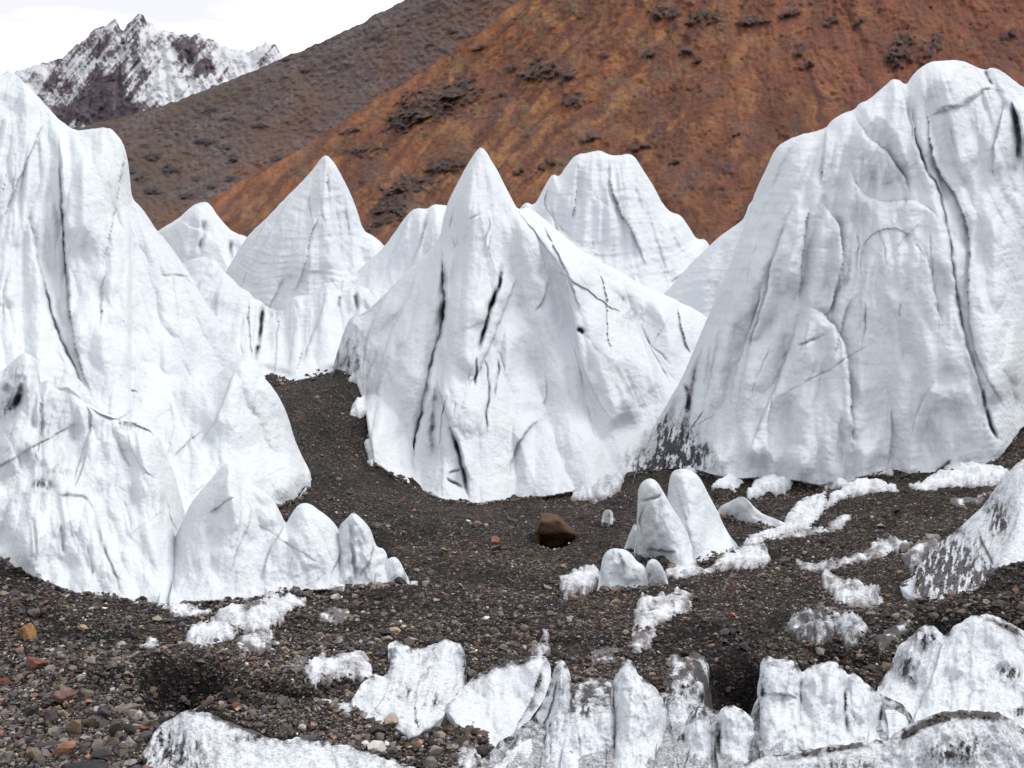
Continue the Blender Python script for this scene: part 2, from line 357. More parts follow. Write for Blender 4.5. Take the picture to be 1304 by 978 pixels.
# ------------------------------------------------------------------ relief builder: ice towers, blocks and mountains
def relief(name, label, cat, crest, bottom, Y, K1=20, w1=15, K2=.5, feats=(), dirt0=0.0, flute=(5, 26, 110), fan=None,
           strata=None, sink=40, step=1.5, mat=None, group=None, kind=None, seed=1, rough=1.0, yend=None, back=.7, edge_dirt=0,
           colorfn=None, smooth=1, crest_amp=1.9, pw=1.6, rmax=520, lumps=None, folds=None, top_dirt=0, facets=None, fk=1.7, hair=0):
    mat = mat or M_ICE
    if folds is None and kind is None: folds = (13, 62, 420) if yend is None else (6, 50, 300)
    if facets is None and kind is None: facets = (6, 62)
    cr = smooth_poly(crest, smooth)
    # columns by arc length of the crest
    seg = np.abs(cr[1:, 0] - cr[:-1, 0]) + .35 * np.abs(cr[1:, 1] - cr[:-1, 1])
    L = np.concatenate([[0], np.cumsum(seg)]); s = np.linspace(0, L[-1], max(8, int(L[-1] / step)))
    cx = np.interp(s, L, cr[:, 0]); cy = np.interp(s, L, cr[:, 1])
    cy = cy + crest_amp * fbm(s / 22, s * 0 + seed, 4, seed)
    bt = np.array(sorted(bottom), float); by = np.interp(cx, bt[:, 0], bt[:, 1]); by = np.maximum(by, cy + 1)
    nr = int(min(rmax, max(16, (by + sink - cy).max() / step)))
    v = np.linspace(0, 1, nr) ** 1.12
    PXg = np.repeat(cx[:, None], nr, 1); T = cy[:, None]; Bt = by[:, None]
    PYg = T + (Bt + sink - T) * v[None, :]
    full = np.stack([cx, cy], 1)[::3]; full = np.vstack([full, [cx[-1], cy[-1]]])
    e, _, _ = pdist(PXg, PYg, full)
    prof = K1 * (1 - np.exp(-e / w1)) + K2 * e
    eB, _, _ = pdist(cx, by, full)
    profB = K1 * (1 - np.exp(-eB / w1)) + K2 * eB
    if kind is None:      # a crest that runs out onto the slope follows it instead of sinking in
        lim = gY(cx, np.minimum(cy + 4, 1150)) * .985; lim = np.where(cy > 465, lim, Y)
        Yc = np.minimum(Y, lim); kk = max(3, int(14 / step)); Yc = np.minimum(Yc, np.convolve(np.pad(Yc, kk, mode='edge'), np.ones(2 * kk + 1) / (2 * kk + 1), 'valid'))
    else: Yc = np.full(len(cx), float(Y))
    Yg = gY(cx, by) if yend is None else np.full(len(cx), float(yend))
    if kind is None:
        Yc = np.maximum(Yc, Yg + .02)
        k2 = max(3, int(16 / step)); Yg = np.convolve(np.pad(Yg, k2, mode='edge'), np.ones(2 * k2 + 1) / (2 * k2 + 1), 'valid')
    if kind is None and yend is None: mark(cx, cy, by); FEET.append((cx, cy, by))
    DB = (Yc - Yg) * F / Y
    corr = DB - profB
    s_ = np.clip((PYg - T) / np.maximum(Bt - T, 1), 0, 1)
    d = prof + corr[:, None] * s_ ** pw
    below = PYg > Bt
    if kind is None and yend is None:      # stay on the near side of the slope all the way down the face
        eb0 = np.clip(Bt - PYg, 0, None); mg = 12 * (1 - np.exp(-np.minimum(e, eb0) / 12))
        need = (Yc[:, None] - gY(PXg, PYg)) * F / Y + mg
        d = np.where(e > .01, np.maximum(d, need), d)
    d = np.where(below, DB[:, None], d)
    dback = np.maximum(d.copy(), 2)
    dirt = np.full(d.shape, float(dirt0)); dd = np.zeros(d.shape)
    # flutes that fan from a point high above the tower
    ax, ay = fan or (cx.mean(), cy.min() - 250)
    ang = np.arctan2(PXg - ax, PYg - ay + 1) * max(60, (by.mean() - ay) * .8); rad = np.hypot(PXg - ax, PYg - ay)
    wob = 10 * fbm(PXg / 60, PYg / 90, 2, seed + 3)
    ef = np.clip(e / 16, 0, 1)
    fa, fw, fl = flute
    dd += fa * ef * (fbm((ang + wob) / fw, rad / fl, 2, seed + 5, .4) * 1.4 + .8 * ridged((ang - wob) / (fw * 1.9), rad / (fl * 1.6), 2, seed + 6))
    if folds:      # rounded folds that meet in sharp creases, running down the face
        wv = 22 * fbm(PXg / 85, PYg / 110, 3, seed + 33)
        f1 = np.abs(perlin((ang + wv) / folds[1], rad / folds[2] + wv / 60, seed + 31)); f2 = np.abs(perlin((ang - wv * 1.3) / (folds[1] * .52), rad / (folds[2] * .6), seed + 32))
        dd += folds[0] * np.clip(e / 26, 0, 1) * (1.5 * f1 + .55 * f2 - .45)
        f3 = np.abs(perlin(PXg / (folds[1] * 1.3) + 5, PYg / (folds[1] * 2.2) + wv / 40, seed + 34)); dd += folds[0] * .8 * np.clip(e / 30, 0, 1) * (f3 - .3)
    if facets:
        wa = .25 * fbm(PXg / facets[1], PYg / facets[1], 3, seed + 50)
        dd += facets[0] * np.clip(e / (facets[1] * .35), 0, 1) * (facet((ang / facets[1]) + wa, PYg / (facets[1] * 1.7) + wa, seed + 51) + .4 * facet(PXg / (facets[1] * .45) + wa, PYg / (facets[1] * .6) - wa, seed + 52))
    if lumps: dd += lumps[0] * ef * (ridged(PXg / lumps[1], PYg / lumps[1], 4, seed + 7) * .6 + fbm(PXg / lumps[1], PYg / lumps[1], 4, seed + 8))
    dd += rough * np.clip(e / 5, 0, 1) * fbm(PXg / 6, PYg / 6, 3, seed + 9)
    if strata:
        amp, per, bend = strata
        ph = PYg + bend * ((PXg - ax) / 60) ** 2 * 4 + 14 * fbm(PXg / 70, PYg / 70, 2, seed + 13)
        dd += amp * ef * (perlin(ph / per, PXg / 90, seed + 14) + .6 * perlin(ph / per * 2.3, PXg / 60, seed + 15))
        dirt += .10 * np.clip(perlin(ph / per, PXg / 90, seed + 16), 0, 1)
    if hair:      # hairline fractures
        rr = random.Random(seed * 7 + 1); feats = list(feats)
        for _ in range(hair):
            i0 = rr.randrange(int(len(cx) * .08), int(len(cx) * .92)); x = cx[i0]; y = cy[i0] + rr.uniform(.08, .7) * (by[i0] - cy[i0])
            L_ = rr.uniform(25, 110); sl = (x - ax) / max(60, y - ay) + rr.gauss(0, .16) + (rr.choice([-1.6, 1.6]) if rr.random() < .22 else 0); n_ = 5; pl = []
            for q in range(n_): pl.append((x, y)); x += sl * L_ / n_ + rr.gauss(0, L_ * .035); y += L_ / n_
            if rr.random() < .7: feats.append(('g', pl, rr.uniform(.8, 2.2), 1.1, rr.uniform(.12, .4)))
            else: feats.append(('s', pl, rr.uniform(2, 4.5), rr.uniform(12, 30), rr.choice('LR'), rr.uniform(.08, .22)))
    apply_feats(PXg, PYg, feats, dd, dirt, fk)
    if top_dirt: dirt += top_dirt * np.exp(-e / 5) * np.clip(.3 + 1.6 * fbm(PXg / 12, PYg / 12, 3, seed + 40), 0, 1.3)
    if edge_dirt:
        eb = np.clip(1 - (Bt - PYg) / (26 + 22 * fbm(PXg / 11, PYg / 300, 3, seed + 20)), 0, 1)
        dirt += edge_dirt * eb ** 2 * np.clip(.5 + 1.4 * fbm(PXg / 5, PYg / 40, 3, seed + 21), 0, 1.5)
    dd = np.where(below, np.minimum(dd, 0), dd)
    d = np.where(e < .01, 0, d + dd * np.clip(e / 3, 0, 1))
    Yf = Yc[:, None] - d * Y / F
    X1, Y1, Z1 = P(PXg, PYg, Yf)
    if kind is None and (mat is M_NEAR or label.startswith(('tall pointed central', 'largest', 'sloping'))):
        mk = (dirt > .62) & (PYg < Bt) & (e > 2); ii = np.argwhere(mk); n_ = min(len(ii) // 14, 900)
        if n_: jj = ii[np.random.RandomState(seed).choice(len(ii), n_, replace=False)]; GRIT.append(np.stack([X1[jj[:, 0], jj[:, 1]], Y1[jj[:, 0], jj[:, 1]], Z1[jj[:, 0], jj[:, 1]]], 1))
    # back face
    rs = np.unique(np.concatenate([np.arange(0, nr, 5), [nr - 1]]))
    PXb, PYb, db = PXg[:, rs], PYg[:, rs], dback[:, rs] * np.clip(e[:, rs] / 3, 0, 1)
    X2, _, Z2 = P(PXb, PYb, np.repeat(Yc[:, None], PXb.shape[1], 1)); Y2 = Yc[:, None] + back * db * Y / F
    nc, nb = len(cx), len(rs)
    V = np.vstack([np.stack([X1.ravel(), Y1.ravel(), Z1.ravel()], 1), np.stack([X2.ravel(), Y2.ravel(), Z2.ravel()], 1)])
    off = nc * nr
    fs = [gridfaces(nc, nr), gridfaces(nc, nb, off)[:, ::-1]]
    for c_, flip in ((0, False), (nc - 1, True)):
        a = off + c_ * nb + np.arange(nb - 1); b = a + 1
        p0 = c_ * nr + rs[:-1]; p1 = c_ * nr + rs[1:]
        q = np.stack([p0, p1, b, a], 1); fs.append(q[:, ::-1] if not flip else q)
    fs = np.vstack(fs)
    at = {}
    if colorfn is not None:
        c1 = colorfn(PXg, PYg, e, dd, dirt); c2 = c1[:, rs]
        at['col'] = np.vstack([c1.reshape(-1, 3), c2.reshape(-1, 3)])
    else:
        at['dirt'] = np.concatenate([np.clip(dirt, 0, 1.2).ravel(), np.full(nc * nb, dirt0)])
    o = mesh(name, V, fs, mat, **at)
    tag(o, label, cat, group, kind)
    return o
# ================================================================== mountains
def col_orange(px, py, e, dd, dirt):
    # streaks of debris run down the slope; the left half leans one way, the right half the other
    lean = np.interp(px, [150, 700, 1000, 1304], [1.0, .8, -.1, -.8])
    u = px + lean * py; v = py - lean * px * .4
    wx = 14 * fbm(px / 50, py / 50, 3, 70); u = u + wx
    st = fbm(u / 13, v / 130, 5, 71, .62) * 1.15; st2 = fbm(u / 48, v / 190, 4, 72) * 1.2; bl = fbm(px / 44, py / 36, 6, 73, .68); fn = fbm(px / 6, py / 5, 4, 74, .75); md = fbm(px / 17, py / 13, 5, 79, .7)
    A = np.array([.205, .080, .038]); Bc = np.array([.095, .042, .029]); Cc = np.array([.34, .17, .068]); Dk = np.array([.060, .044, .042]); G = np.array([.135, .115, .075]); Pu = np.array([.12, .07, .062])
    def over(c, k, col): k = np.clip(k, 0, 1)[..., None]; return c * (1 - k) + col * k
    t = np.clip(.5 + 1.5 * st + .8 * st2, 0, 1)[..., None]; c = A * t + Bc * (1 - t)
    c = over(c, .75 * np.clip(2.6 * (bl + .4 * st - .05), 0, 1), Cc)
    c = over(c, .6 * np.clip(3.0 * (fbm(px / 50, py / 36, 6, 75, .7) - .06), 0, 1), G)
    c = over(c, .6 * np.clip(3.0 * (fbm(px / 70, py / 40, 6, 77, .7) - .02), 0, 1), Pu)
    c = over(c, .75 * np.clip(4 * (md + .5 * fn - .22), 0, 1), Dk)
    c = over(c, .5 * np.clip(4 * (-fn - .25), 0, 1), Cc * 1.05)
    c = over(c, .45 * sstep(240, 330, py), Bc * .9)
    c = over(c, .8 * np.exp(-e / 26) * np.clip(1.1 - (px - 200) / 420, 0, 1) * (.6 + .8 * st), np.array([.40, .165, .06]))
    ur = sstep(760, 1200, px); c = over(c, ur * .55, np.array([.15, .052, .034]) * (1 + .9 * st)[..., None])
    k = np.clip(dirt * (1.0 + 2.2 * fn), 0, .88)
    return over(c, k, np.array([.055, .042, .038]) * (1 + .8 * md)[..., None])
OUT = [(545,135,34,24),(515,150,22,18),(590,115,24,20),(690,90,26,14),(725,95,14,14),(560,65,20,9),(735,125,18,10),(655,85,10,7),
 (525,235,34,13),(500,262,24,20),(575,210,30,10),(830,65,14,10),(875,65,10,6),(1020,60,12,14),(1030,80,12,8),(1150,60,20,24),(1195,50,14,22),(1100,25,12,10),(1060,25,14,9),
 (700,205,14,10),(900,20,22,10),(960,25,18,8),(1250,130,18,10),(850,15,20,9),(820,185,14,8),(640,120,12,6),(480,285,12,10),(890,75,9,6),(755,175,16,8),(1290,40,14,12),
 (1010,15,16,10),(665,215,12,7),(450,165,16,6),(470,190,22,8),(860,205,9,5),(610,60,10,5),(940,170,6,3),(420,225,14,5)]
of = []
for (x, y, rx, ry) in OUT:
    of += [('o', x, y, rx * (1.25 if rx > 17 else .7), ry * (1.25 if rx > 17 else .7), 12), ('o', x - rx * .7, y + ry * .6, rx * .6, ry * .6, 9)]
_r = random.Random(5)
for _ in range(16):
    ox = _r.uniform(300, 1304); oy = _r.uniform(0, 290); os_ = _r.uniform(3, 10)
    of.append(("o", ox, oy, os_ * 1.3, os_ * .9, 4 + os_ * .4))
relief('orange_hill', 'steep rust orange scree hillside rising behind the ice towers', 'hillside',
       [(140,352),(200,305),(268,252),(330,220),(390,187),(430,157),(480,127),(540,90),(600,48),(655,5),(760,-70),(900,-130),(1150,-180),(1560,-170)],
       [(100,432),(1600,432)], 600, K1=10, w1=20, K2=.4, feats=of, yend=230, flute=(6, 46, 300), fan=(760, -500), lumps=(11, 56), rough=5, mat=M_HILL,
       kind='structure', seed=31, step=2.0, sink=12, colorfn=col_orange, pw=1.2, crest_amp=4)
def col_grey(px, py, e, dd, dirt):
    u = px * .5 + py; v = px - py * .5
    st = fbm(v / 130, u / 14, 5, 81, .6); bl = fbm(px / 60, py / 45, 4, 82); fn = fbm(px / 6, py / 5, 4, 83, .7)
    A = np.array([.098, .077, .076]); B = np.array([.092, .068, .048]); Dk = np.array([.040, .035, .035]); G = np.array([.155, .13, .128])
    lowf = sstep(420, 180, px)
    c = A * (1 - lowf[..., None] * .55) + B * lowf[..., None] * .55
    k = np.clip(.25 + 2.6 * st, 0, 1)[..., None] * .65; c = c * (1 - k) + G * k
    k = np.clip(2.2 * (bl + .3 * fn), 0, 1)[..., None] * .5; c = c * (1 - k) + np.array([.10, .078, .055]) * k
    k = np.clip(3 * (fn - .12 + .6 * st), 0, 1)[..., None] * .7; c = c * (1 - k) + Dk * k
    db, _, _ = pdist(px, py, [(200,305),(330,220),(430,157),(540,90),(655,5),(760,-70)])
    k = (.75 * np.exp(-db / 42) * np.clip(.7 + 1.5 * bl, 0, 1.2))[..., None]; c = c * (1 - k) + np.array([.16, .075, .045]) * k
    k = np.clip(dirt * (1.1 + 2.5 * fbm(px / 8, py / 8, 4, 86, .7)), 0, .9)[..., None]
    return c * (1 - k) + np.array([.04, .036, .04]) * k
gf = []
for (x, y, rx, ry) in [(575,38,12,6),(548,58,12,4),(195,200,14,9),(178,225,8,10),(360,75,14,3),(220,215,18,8),(260,180,16,5),(300,200,12,5),(240,250,14,5),(330,160,18,4),(470,60,10,3)]:
    gf += [('o', x, y, rx, ry, 6)]
for _ in range(50):
    ox = _r.uniform(110, 620); oy = _r.uniform(0, 290); os_ = _r.uniform(3, 8)
    gf.append(("o", ox, oy, os_ * 1.8, os_ * .7, 4))
relief('grey_hill', 'grey purple scree slope running down to the left behind the orange hillside', 'hillside',
       [(-700,330),(-300,250),(0,192),(60,176),(100,161),(190,141),(275,110),(355,76),(430,45),(515,0),(620,-60),(900,-200),(1300,-320)],
       [(-800,420),(1500,420)], 1150, K1=10, w1=20, K2=.4, feats=gf, yend=620, flute=(6, 60, 260), fan=(900, -900), lumps=(7, 40), rough=6, mat=M_HILL,
       kind='structure', seed=41, step=2.2, sink=12, colorfn=col_grey, pw=1.2, crest_amp=5)
def col_peak(px, py, e, dd, dirt):
    u = px * .62 + py; v = px - py * .62
    st = ridged(v / 15, (py + .3 * px) / 60, 5, 5, .65); st2 = fbm((px + .8 * py) / 13, py / 60, 5, 52, .65); n = fbm(px / 20, py / 20, 4, 53)
    fn = fbm(px / 3.2, py / 4, 3, 54, .7)
    s = .9 * st2 + .35 * st + .38 * fn + .35 * n - .08
    for (cx, cy, rx, ry, a) in [(72,90,28,26,-.25),(135,112,26,20,-.9),(240,60,14,12,-.8),(262,86,18,12,-.8),(175,60,20,24,-.2),(115,55,24,22,-.35),(130,145,60,16,-1.2),(215,110,30,18,.35),(310,90,36,22,.6),(55,85,20,8,.5),(20,105,24,14,.4),(95,95,14,28,.2),(185,45,10,10,.5),(210,75,14,18,.5)]:
        s = s + a * np.exp(-(((px - cx) / rx) ** 2 + ((py - cy) / ry) ** 2))
    t = np.clip(.52 + 3.2 * s, 0, 1)[..., None]
    rock = np.array([.085, .068, .078]) * (1 + .8 * fbm(px / 4, py / 4, 3, 58))[..., None]
    return rock * (1 - t) + np.array([.57, .58, .60]) * t
relief('snowy_mountain', 'distant jagged rocky peak streaked with snow', 'mountain',
       [(-900,260),(-400,190),(-120,130),(0,99),(10,90),(17,94),(35,85),(60,80),(78,73),(92,64),(108,50),(114,42),(124,34),(132,33),(142,28),(147,26),(153,38),(158,38),(162,28),(168,25),(176,19),(182,18),(190,30),(205,38),(215,43),(225,45),(237,42),(243,46),(255,42),(262,48),(272,52),(280,60),(287,57),(296,62),(315,66),(325,62),(330,56),(338,52),(346,60),(352,60),(358,68),(372,78),(420,110),(520,170),(700,250),(1100,300)],
       [(-900,404),(1200,404)], 4200, K1=10, w1=30, K2=.6, yend=2900, flute=(9, 20, 50), fan=(170, -260), lumps=(12, 24), rough=4, mat=M_PEAK,
       kind='structure', seed=51, step=1.4, sink=6, colorfn=col_peak, smooth=0, crest_amp=9, pw=1.1)

# ================================================================== ice towers, far to near
BG = 'ice pinnacles of the glacier'
relief('ice_pinnacle', 'small white ice pinnacle with a short vertical crack, farthest left below the grey slope', 'ice pinnacle',
       [(150,350),(185,310),(200,294),(225,280),(245,262),(258,256),(268,260),(280,278),(290,290),(300,297),(318,303),(335,325),(350,350)],
       [(100,400),(360,400)], 62, K1=8, w1=8, K2=.5, yend=57, flute=(4, 22, 70), group=BG, seed=2,
       feats=[('g',[(259,278),(258,300),(252,322)],9,2.6,.5),('s',[(225,280),(262,295),(290,318)],4,20,'L',.25),('g',[(295,305),(292,335)],6,2.5,.4),('r',[(258,256),(240,300),(235,340)],8,20)])
relief('ice_pinnacle', 'tall sharp pointed ice pinnacle with curved layer lines, second from the left', 'ice pinnacle',
       [(268,390),(285,350),(297,330),(312,305),(330,285),(342,276),(360,255),(378,238),(395,220),(410,200),(415,197),(422,202),(436,225),(448,250),(455,268),(462,293),(475,300),(490,312),(505,345),(530,390)],
       [(200,470),(560,470)], 52, K1=12, w1=14, K2=.55, yend=46, flute=(4, 26, 150), fan=(414, 60), strata=(1.0, 8, 1.2), group=BG, seed=3, hair=8,
       feats=[('s',[(413,205),(420,265),(430,310),(442,345),(447,365)],10,30,'L',.3),('r',[(410,262),(395,310),(380,360)],6,14),('s',[(372,245),(352,285),(325,330),(310,370)],6,20,'R',.1),
              ('s',[(340,278),(325,310),(297,345)],4,16,'R',.2),('s',[(412,262),(395,300),(388,340),(372,380)],4,18,'L',.12),('D',[(385,345),(410,345),(425,355)],5,.25),('D',[(345,355),(380,350)],3,.15)])
relief('ice_ridge', 'low jagged ice wall with a dark vertical split, below the sharp pointed pinnacle', 'ice ridge',
       [(190,330),(215,325),(232,338),(248,328),(262,326),(275,332),(285,345),(293,352),(308,368),(318,370),(322,380),(333,383),(340,392),(350,392),(355,397),(366,393),(372,378),(380,374),(392,376),(400,372),(415,358),(425,360),(432,372),(445,366),(452,368),(456,365),(470,366),(480,380),(492,392),(520,420)],
       [(200,480),(300,482),(345,490),(375,486),(410,478),(440,470),(520,466)], 41, K1=12, w1=12, K2=.35, flute=(6, 16, 90), seed=4, hair=10, dirt0=.05, group=BG, crest_amp=3,
       feats=[('g',[(334,386),(333,410),(329,440),(324,462)],16,2.4,1.3),('D',[(262,375),(275,385),(300,390),(310,400)],7,.35),('s',[(318,375),(316,400),(322,465)],5,12,'R',.2),('D',[(238,340),(256,365)],8,.25),('D',[(330,464),(365,474),(380,480)],4,.5),
              ('s',[(372,380),(380,400),(388,440),(376,480)],10,16,'L',.2),('s',[(415,362),(410,400),(392,440),(385,470)],7,14,'R',.2),('g',[(432,375),(432,395)],6,2,.4),('g',[(452,372),(454,392),(458,400)],8,3,.9),('B',345,400,16,12,.3),('D',[(350,395),(345,450)],5,.2),('s',[(355,400),(352,440),(350,480)],6,12,'R',.15)], strata=(.8, 6, .2), fan=(370, 120))
relief('ice_pinnacle', 'stepped low ice pinnacle just left of the central tower summit', 'ice pinnacle',
       [(455,345),(478,325),(490,313),(500,300),(512,282),(522,270),(530,265),(545,266),(550,261),(560,260),(575,263),(600,290),(620,330)],
       [(400,400),(640,400)], 47, K1=10, w1=9, K2=.5, yend=43, flute=(5, 14, 80), group=BG, seed=6,
       feats=[('s',[(548,264),(540,300),(520,345)],9,16,'R',.2),('s',[(524,270),(512,300),(492,340)],6,12,'R',.15)])
relief('ice_pinnacle', 'broad round-topped ice pinnacle with wavy layer lines right of the central tower', 'ice pinnacle',
       [(630,320),(655,275),(664,262),(670,256),(680,263),(688,248),(700,226),(705,221),(712,225),(722,210),(735,196),(750,194),(765,191),(775,197),(788,199),(800,195),(808,199),(815,210),(825,225),(835,242),(845,262),(855,271),(866,273),(878,290),(888,305),(898,304),(907,318),(930,350),(960,390)],
       [(600,450),(980,450)], 45, K1=12, w1=12, K2=.5, yend=38, flute=(6, 24, 150), fan=(765, 60), strata=(1.25, 7, 1.0), group=BG, seed=7, hair=9,
       feats=[('s',[(800,198),(815,240),(830,290),(845,340),(860,370)],7,24,'L',.12),('s',[(780,198),(775,225),(785,260),(808,300),(825,345)],8,22,'R',.12),('s',[(735,200),(735,240),(728,290)],6,18,'L',.12),('r',[(765,215),(775,260),(800,330)],7,14),('s',[(700,228),(690,262),(720,300),(770,335)],5,18,'L',.12)])
relief('ice_pinnacle', 'pale layered ice shoulder tucked behind the left edge of the great right massif', 'ice pinnacle',
       [(820,395),(848,373),(865,352),(888,327),(905,312),(922,296),(940,285),(948,278),(955,255),(985,240),(1040,260),(1100,300)],
       [(800,520),(1100,520)], 40, K1=10, w1=14, K2=.45, yend=34, flute=(4, 30, 150), strata=(1.2, 9, -.4), group=BG, seed=8, dirt0=.05, fan=(960, 100))
# ---- central tower
relief('ice_tower', 'tall pointed central ice tower with long dark cracks down its front', 'ice tower',
       [(418,500),(424,468),(432,440),(440,416),(446,404),(458,402),(472,392),(488,376),(500,364),(512,352),(530,334),(548,318),(560,304),(565,276),(569,262),(571,256),(582,234),(594,212),(606,192),(613,186),(619,193),(627,206),(636,222),(645,240),(652,254),(660,268),(668,262),(680,268),(700,285),(725,306),(750,325),(790,346),(815,362),(850,376),(880,392),(903,404),(925,430),(945,480),(960,540)],
       [(400,468),(440,474),(456,488),(465,520),(470,560),(476,588),(500,605),(530,620),(562,636),(600,643),(650,636),(700,632),(750,622),(800,604),(850,590),(960,585)], 35.5,
       K1=26, w1=22, K2=.62, fan=(612, 40), flute=(4, 44, 260), folds=(17, 62, 420), facets=(11,80), fk=1.9, hair=20, seed=9, dirt0=.03, edge_dirt=.0, rmax=420, group=BG,
       feats=[('g',[(560,300),(563,345),(566,388),(562,425),(548,466),(542,513),(533,540),(526,574),(528,614)],7,1.8,.55),
              ('s',[(562,300),(563,345),(567,388),(560,428),(548,466),(540,515),(526,574),(528,610)],12,26,'R',.15),
              ('D',[(563,325),(566,385),(558,420)],5,.45),('g',[(564,330),(567,380),(561,420)],10,4,.2),
              ('s',[(555,476),(558,493),(564,513),(572,543),(580,560),(589,594),(596,618),(598,642)],9,24,'R',.2),
              ('g',[(570,540),(580,560),(589,594),(595,618),(598,642)],7,2.4,.9),('D',[(557,490),(553,520),(548,560),(550,590)],5,.5),('g',[(556,480),(552,520),(549,587)],5,3,.25),
              ('g',[(589,597),(575,600),(568,608)],4,1.6,.8),('g',[(566,606),(580,618),(592,620)],4,1.6,.7),
              ('g',[(641,332),(637,361),(628,380),(619,412),(608,452)],14,2.2,1.6),('g',[(607,452),(605,496)],5,1.5,.6),('g',[(616,452),(624,493),(618,530),(621,567)],5,1.3,.6),('g',[(636,452),(634,480),(629,508)],5,1.3,.7),
              ('r',[(613,190),(640,245),(668,290),(702,324),(719,351),(727,391),(733,432),(744,476),(769,523),(795,556)],20,34),
              ('s',[(640,245),(700,320),(719,351),(727,391),(733,432),(744,476),(769,523),(795,556)],5,34,'R',.04),
              ('s',[(739,420),(763,449),(790,472),(806,506),(825,540)],14,30,'L',.35),('g',[(733,422),(740,420),(744,426)],8,3,.9),('D',[(745,430),(770,460),(795,480),(810,520)],6,.35),('r',[(760,460),(775,500),(790,550)],6,8),
              ('s',[(700,350),(695,375),(680,400)],4,16,'L',.3),('s',[(662,345),(640,400),(612,470),(590,500)],7,40,'L',.08),('s',[(690,530),(665,555),(652,580),(648,612)],7,40,'L',.3),('D',[(705,520),(665,556)],3,.15),
              ('s',[(500,368),(480,395),(468,430),(462,470)],9,26,'R',.1),('s',[(535,335),(520,380),(490,440),(475,520)],10,36,'R',.08),('r',[(548,330),(530,400),(505,480),(500,580)],8,22),
              ('s',[(668,262),(690,300),(735,330),(800,370),(850,385)],6,28,'L',.1),('s',[(760,335),(775,380),(772,420),(780,455)],5,24,'R',.05),('B',805,405,22,14,.3),('B',795,380,8,5,.35),
              ('r',[(712,300),(742,350),(772,430),(800,510),(815,560)],13,16),('s',[(790,346),(806,400),(830,460),(842,520)],9,26,'L',.12),('r',[(830,366),(850,420),(862,470)],10,14),('s',[(862,382),(868,420),(880,455)],7,18,'R',.12),('s',[(690,282),(722,345),(740,400)],6,18,'R',.1),('b',690,470,40,90,-9),('b',610,290,26,70,6),('b',840,450,40,60,8),('g',[(578,262),(572,300)],3,1.5,.1),
              ('s',[(626,290),(622,320),(628,345)],3,18,'L',.25),('B',578,310,5,8,.3),
              ('D',[(432,445),(425,470)],8,.35),('D',[(445,430),(438,470)],3,.35),('D',[(456,430),(452,478)],3,.35),('D',[(470,440),(468,500),(476,560)],5,.3),('D',[(462,470),(468,520)],5,.3),('D',[(484,470),(478,560)],3,.25),('D',[(500,440),(480,500)],2,.2),
              ('D',[(850,530),(835,570),(820,600)],12,.6),('B',450,450,26,34,.35),('B',820,590,24,16,.9),('B',440,470,14,12,.6),('D',[(870,540),(860,590)],8,.6),('D',[(825,540),(812,590)],4,.3),('s',[(868,490),(845,525),(828,560),(812,590)],10,20,'R',.2)])
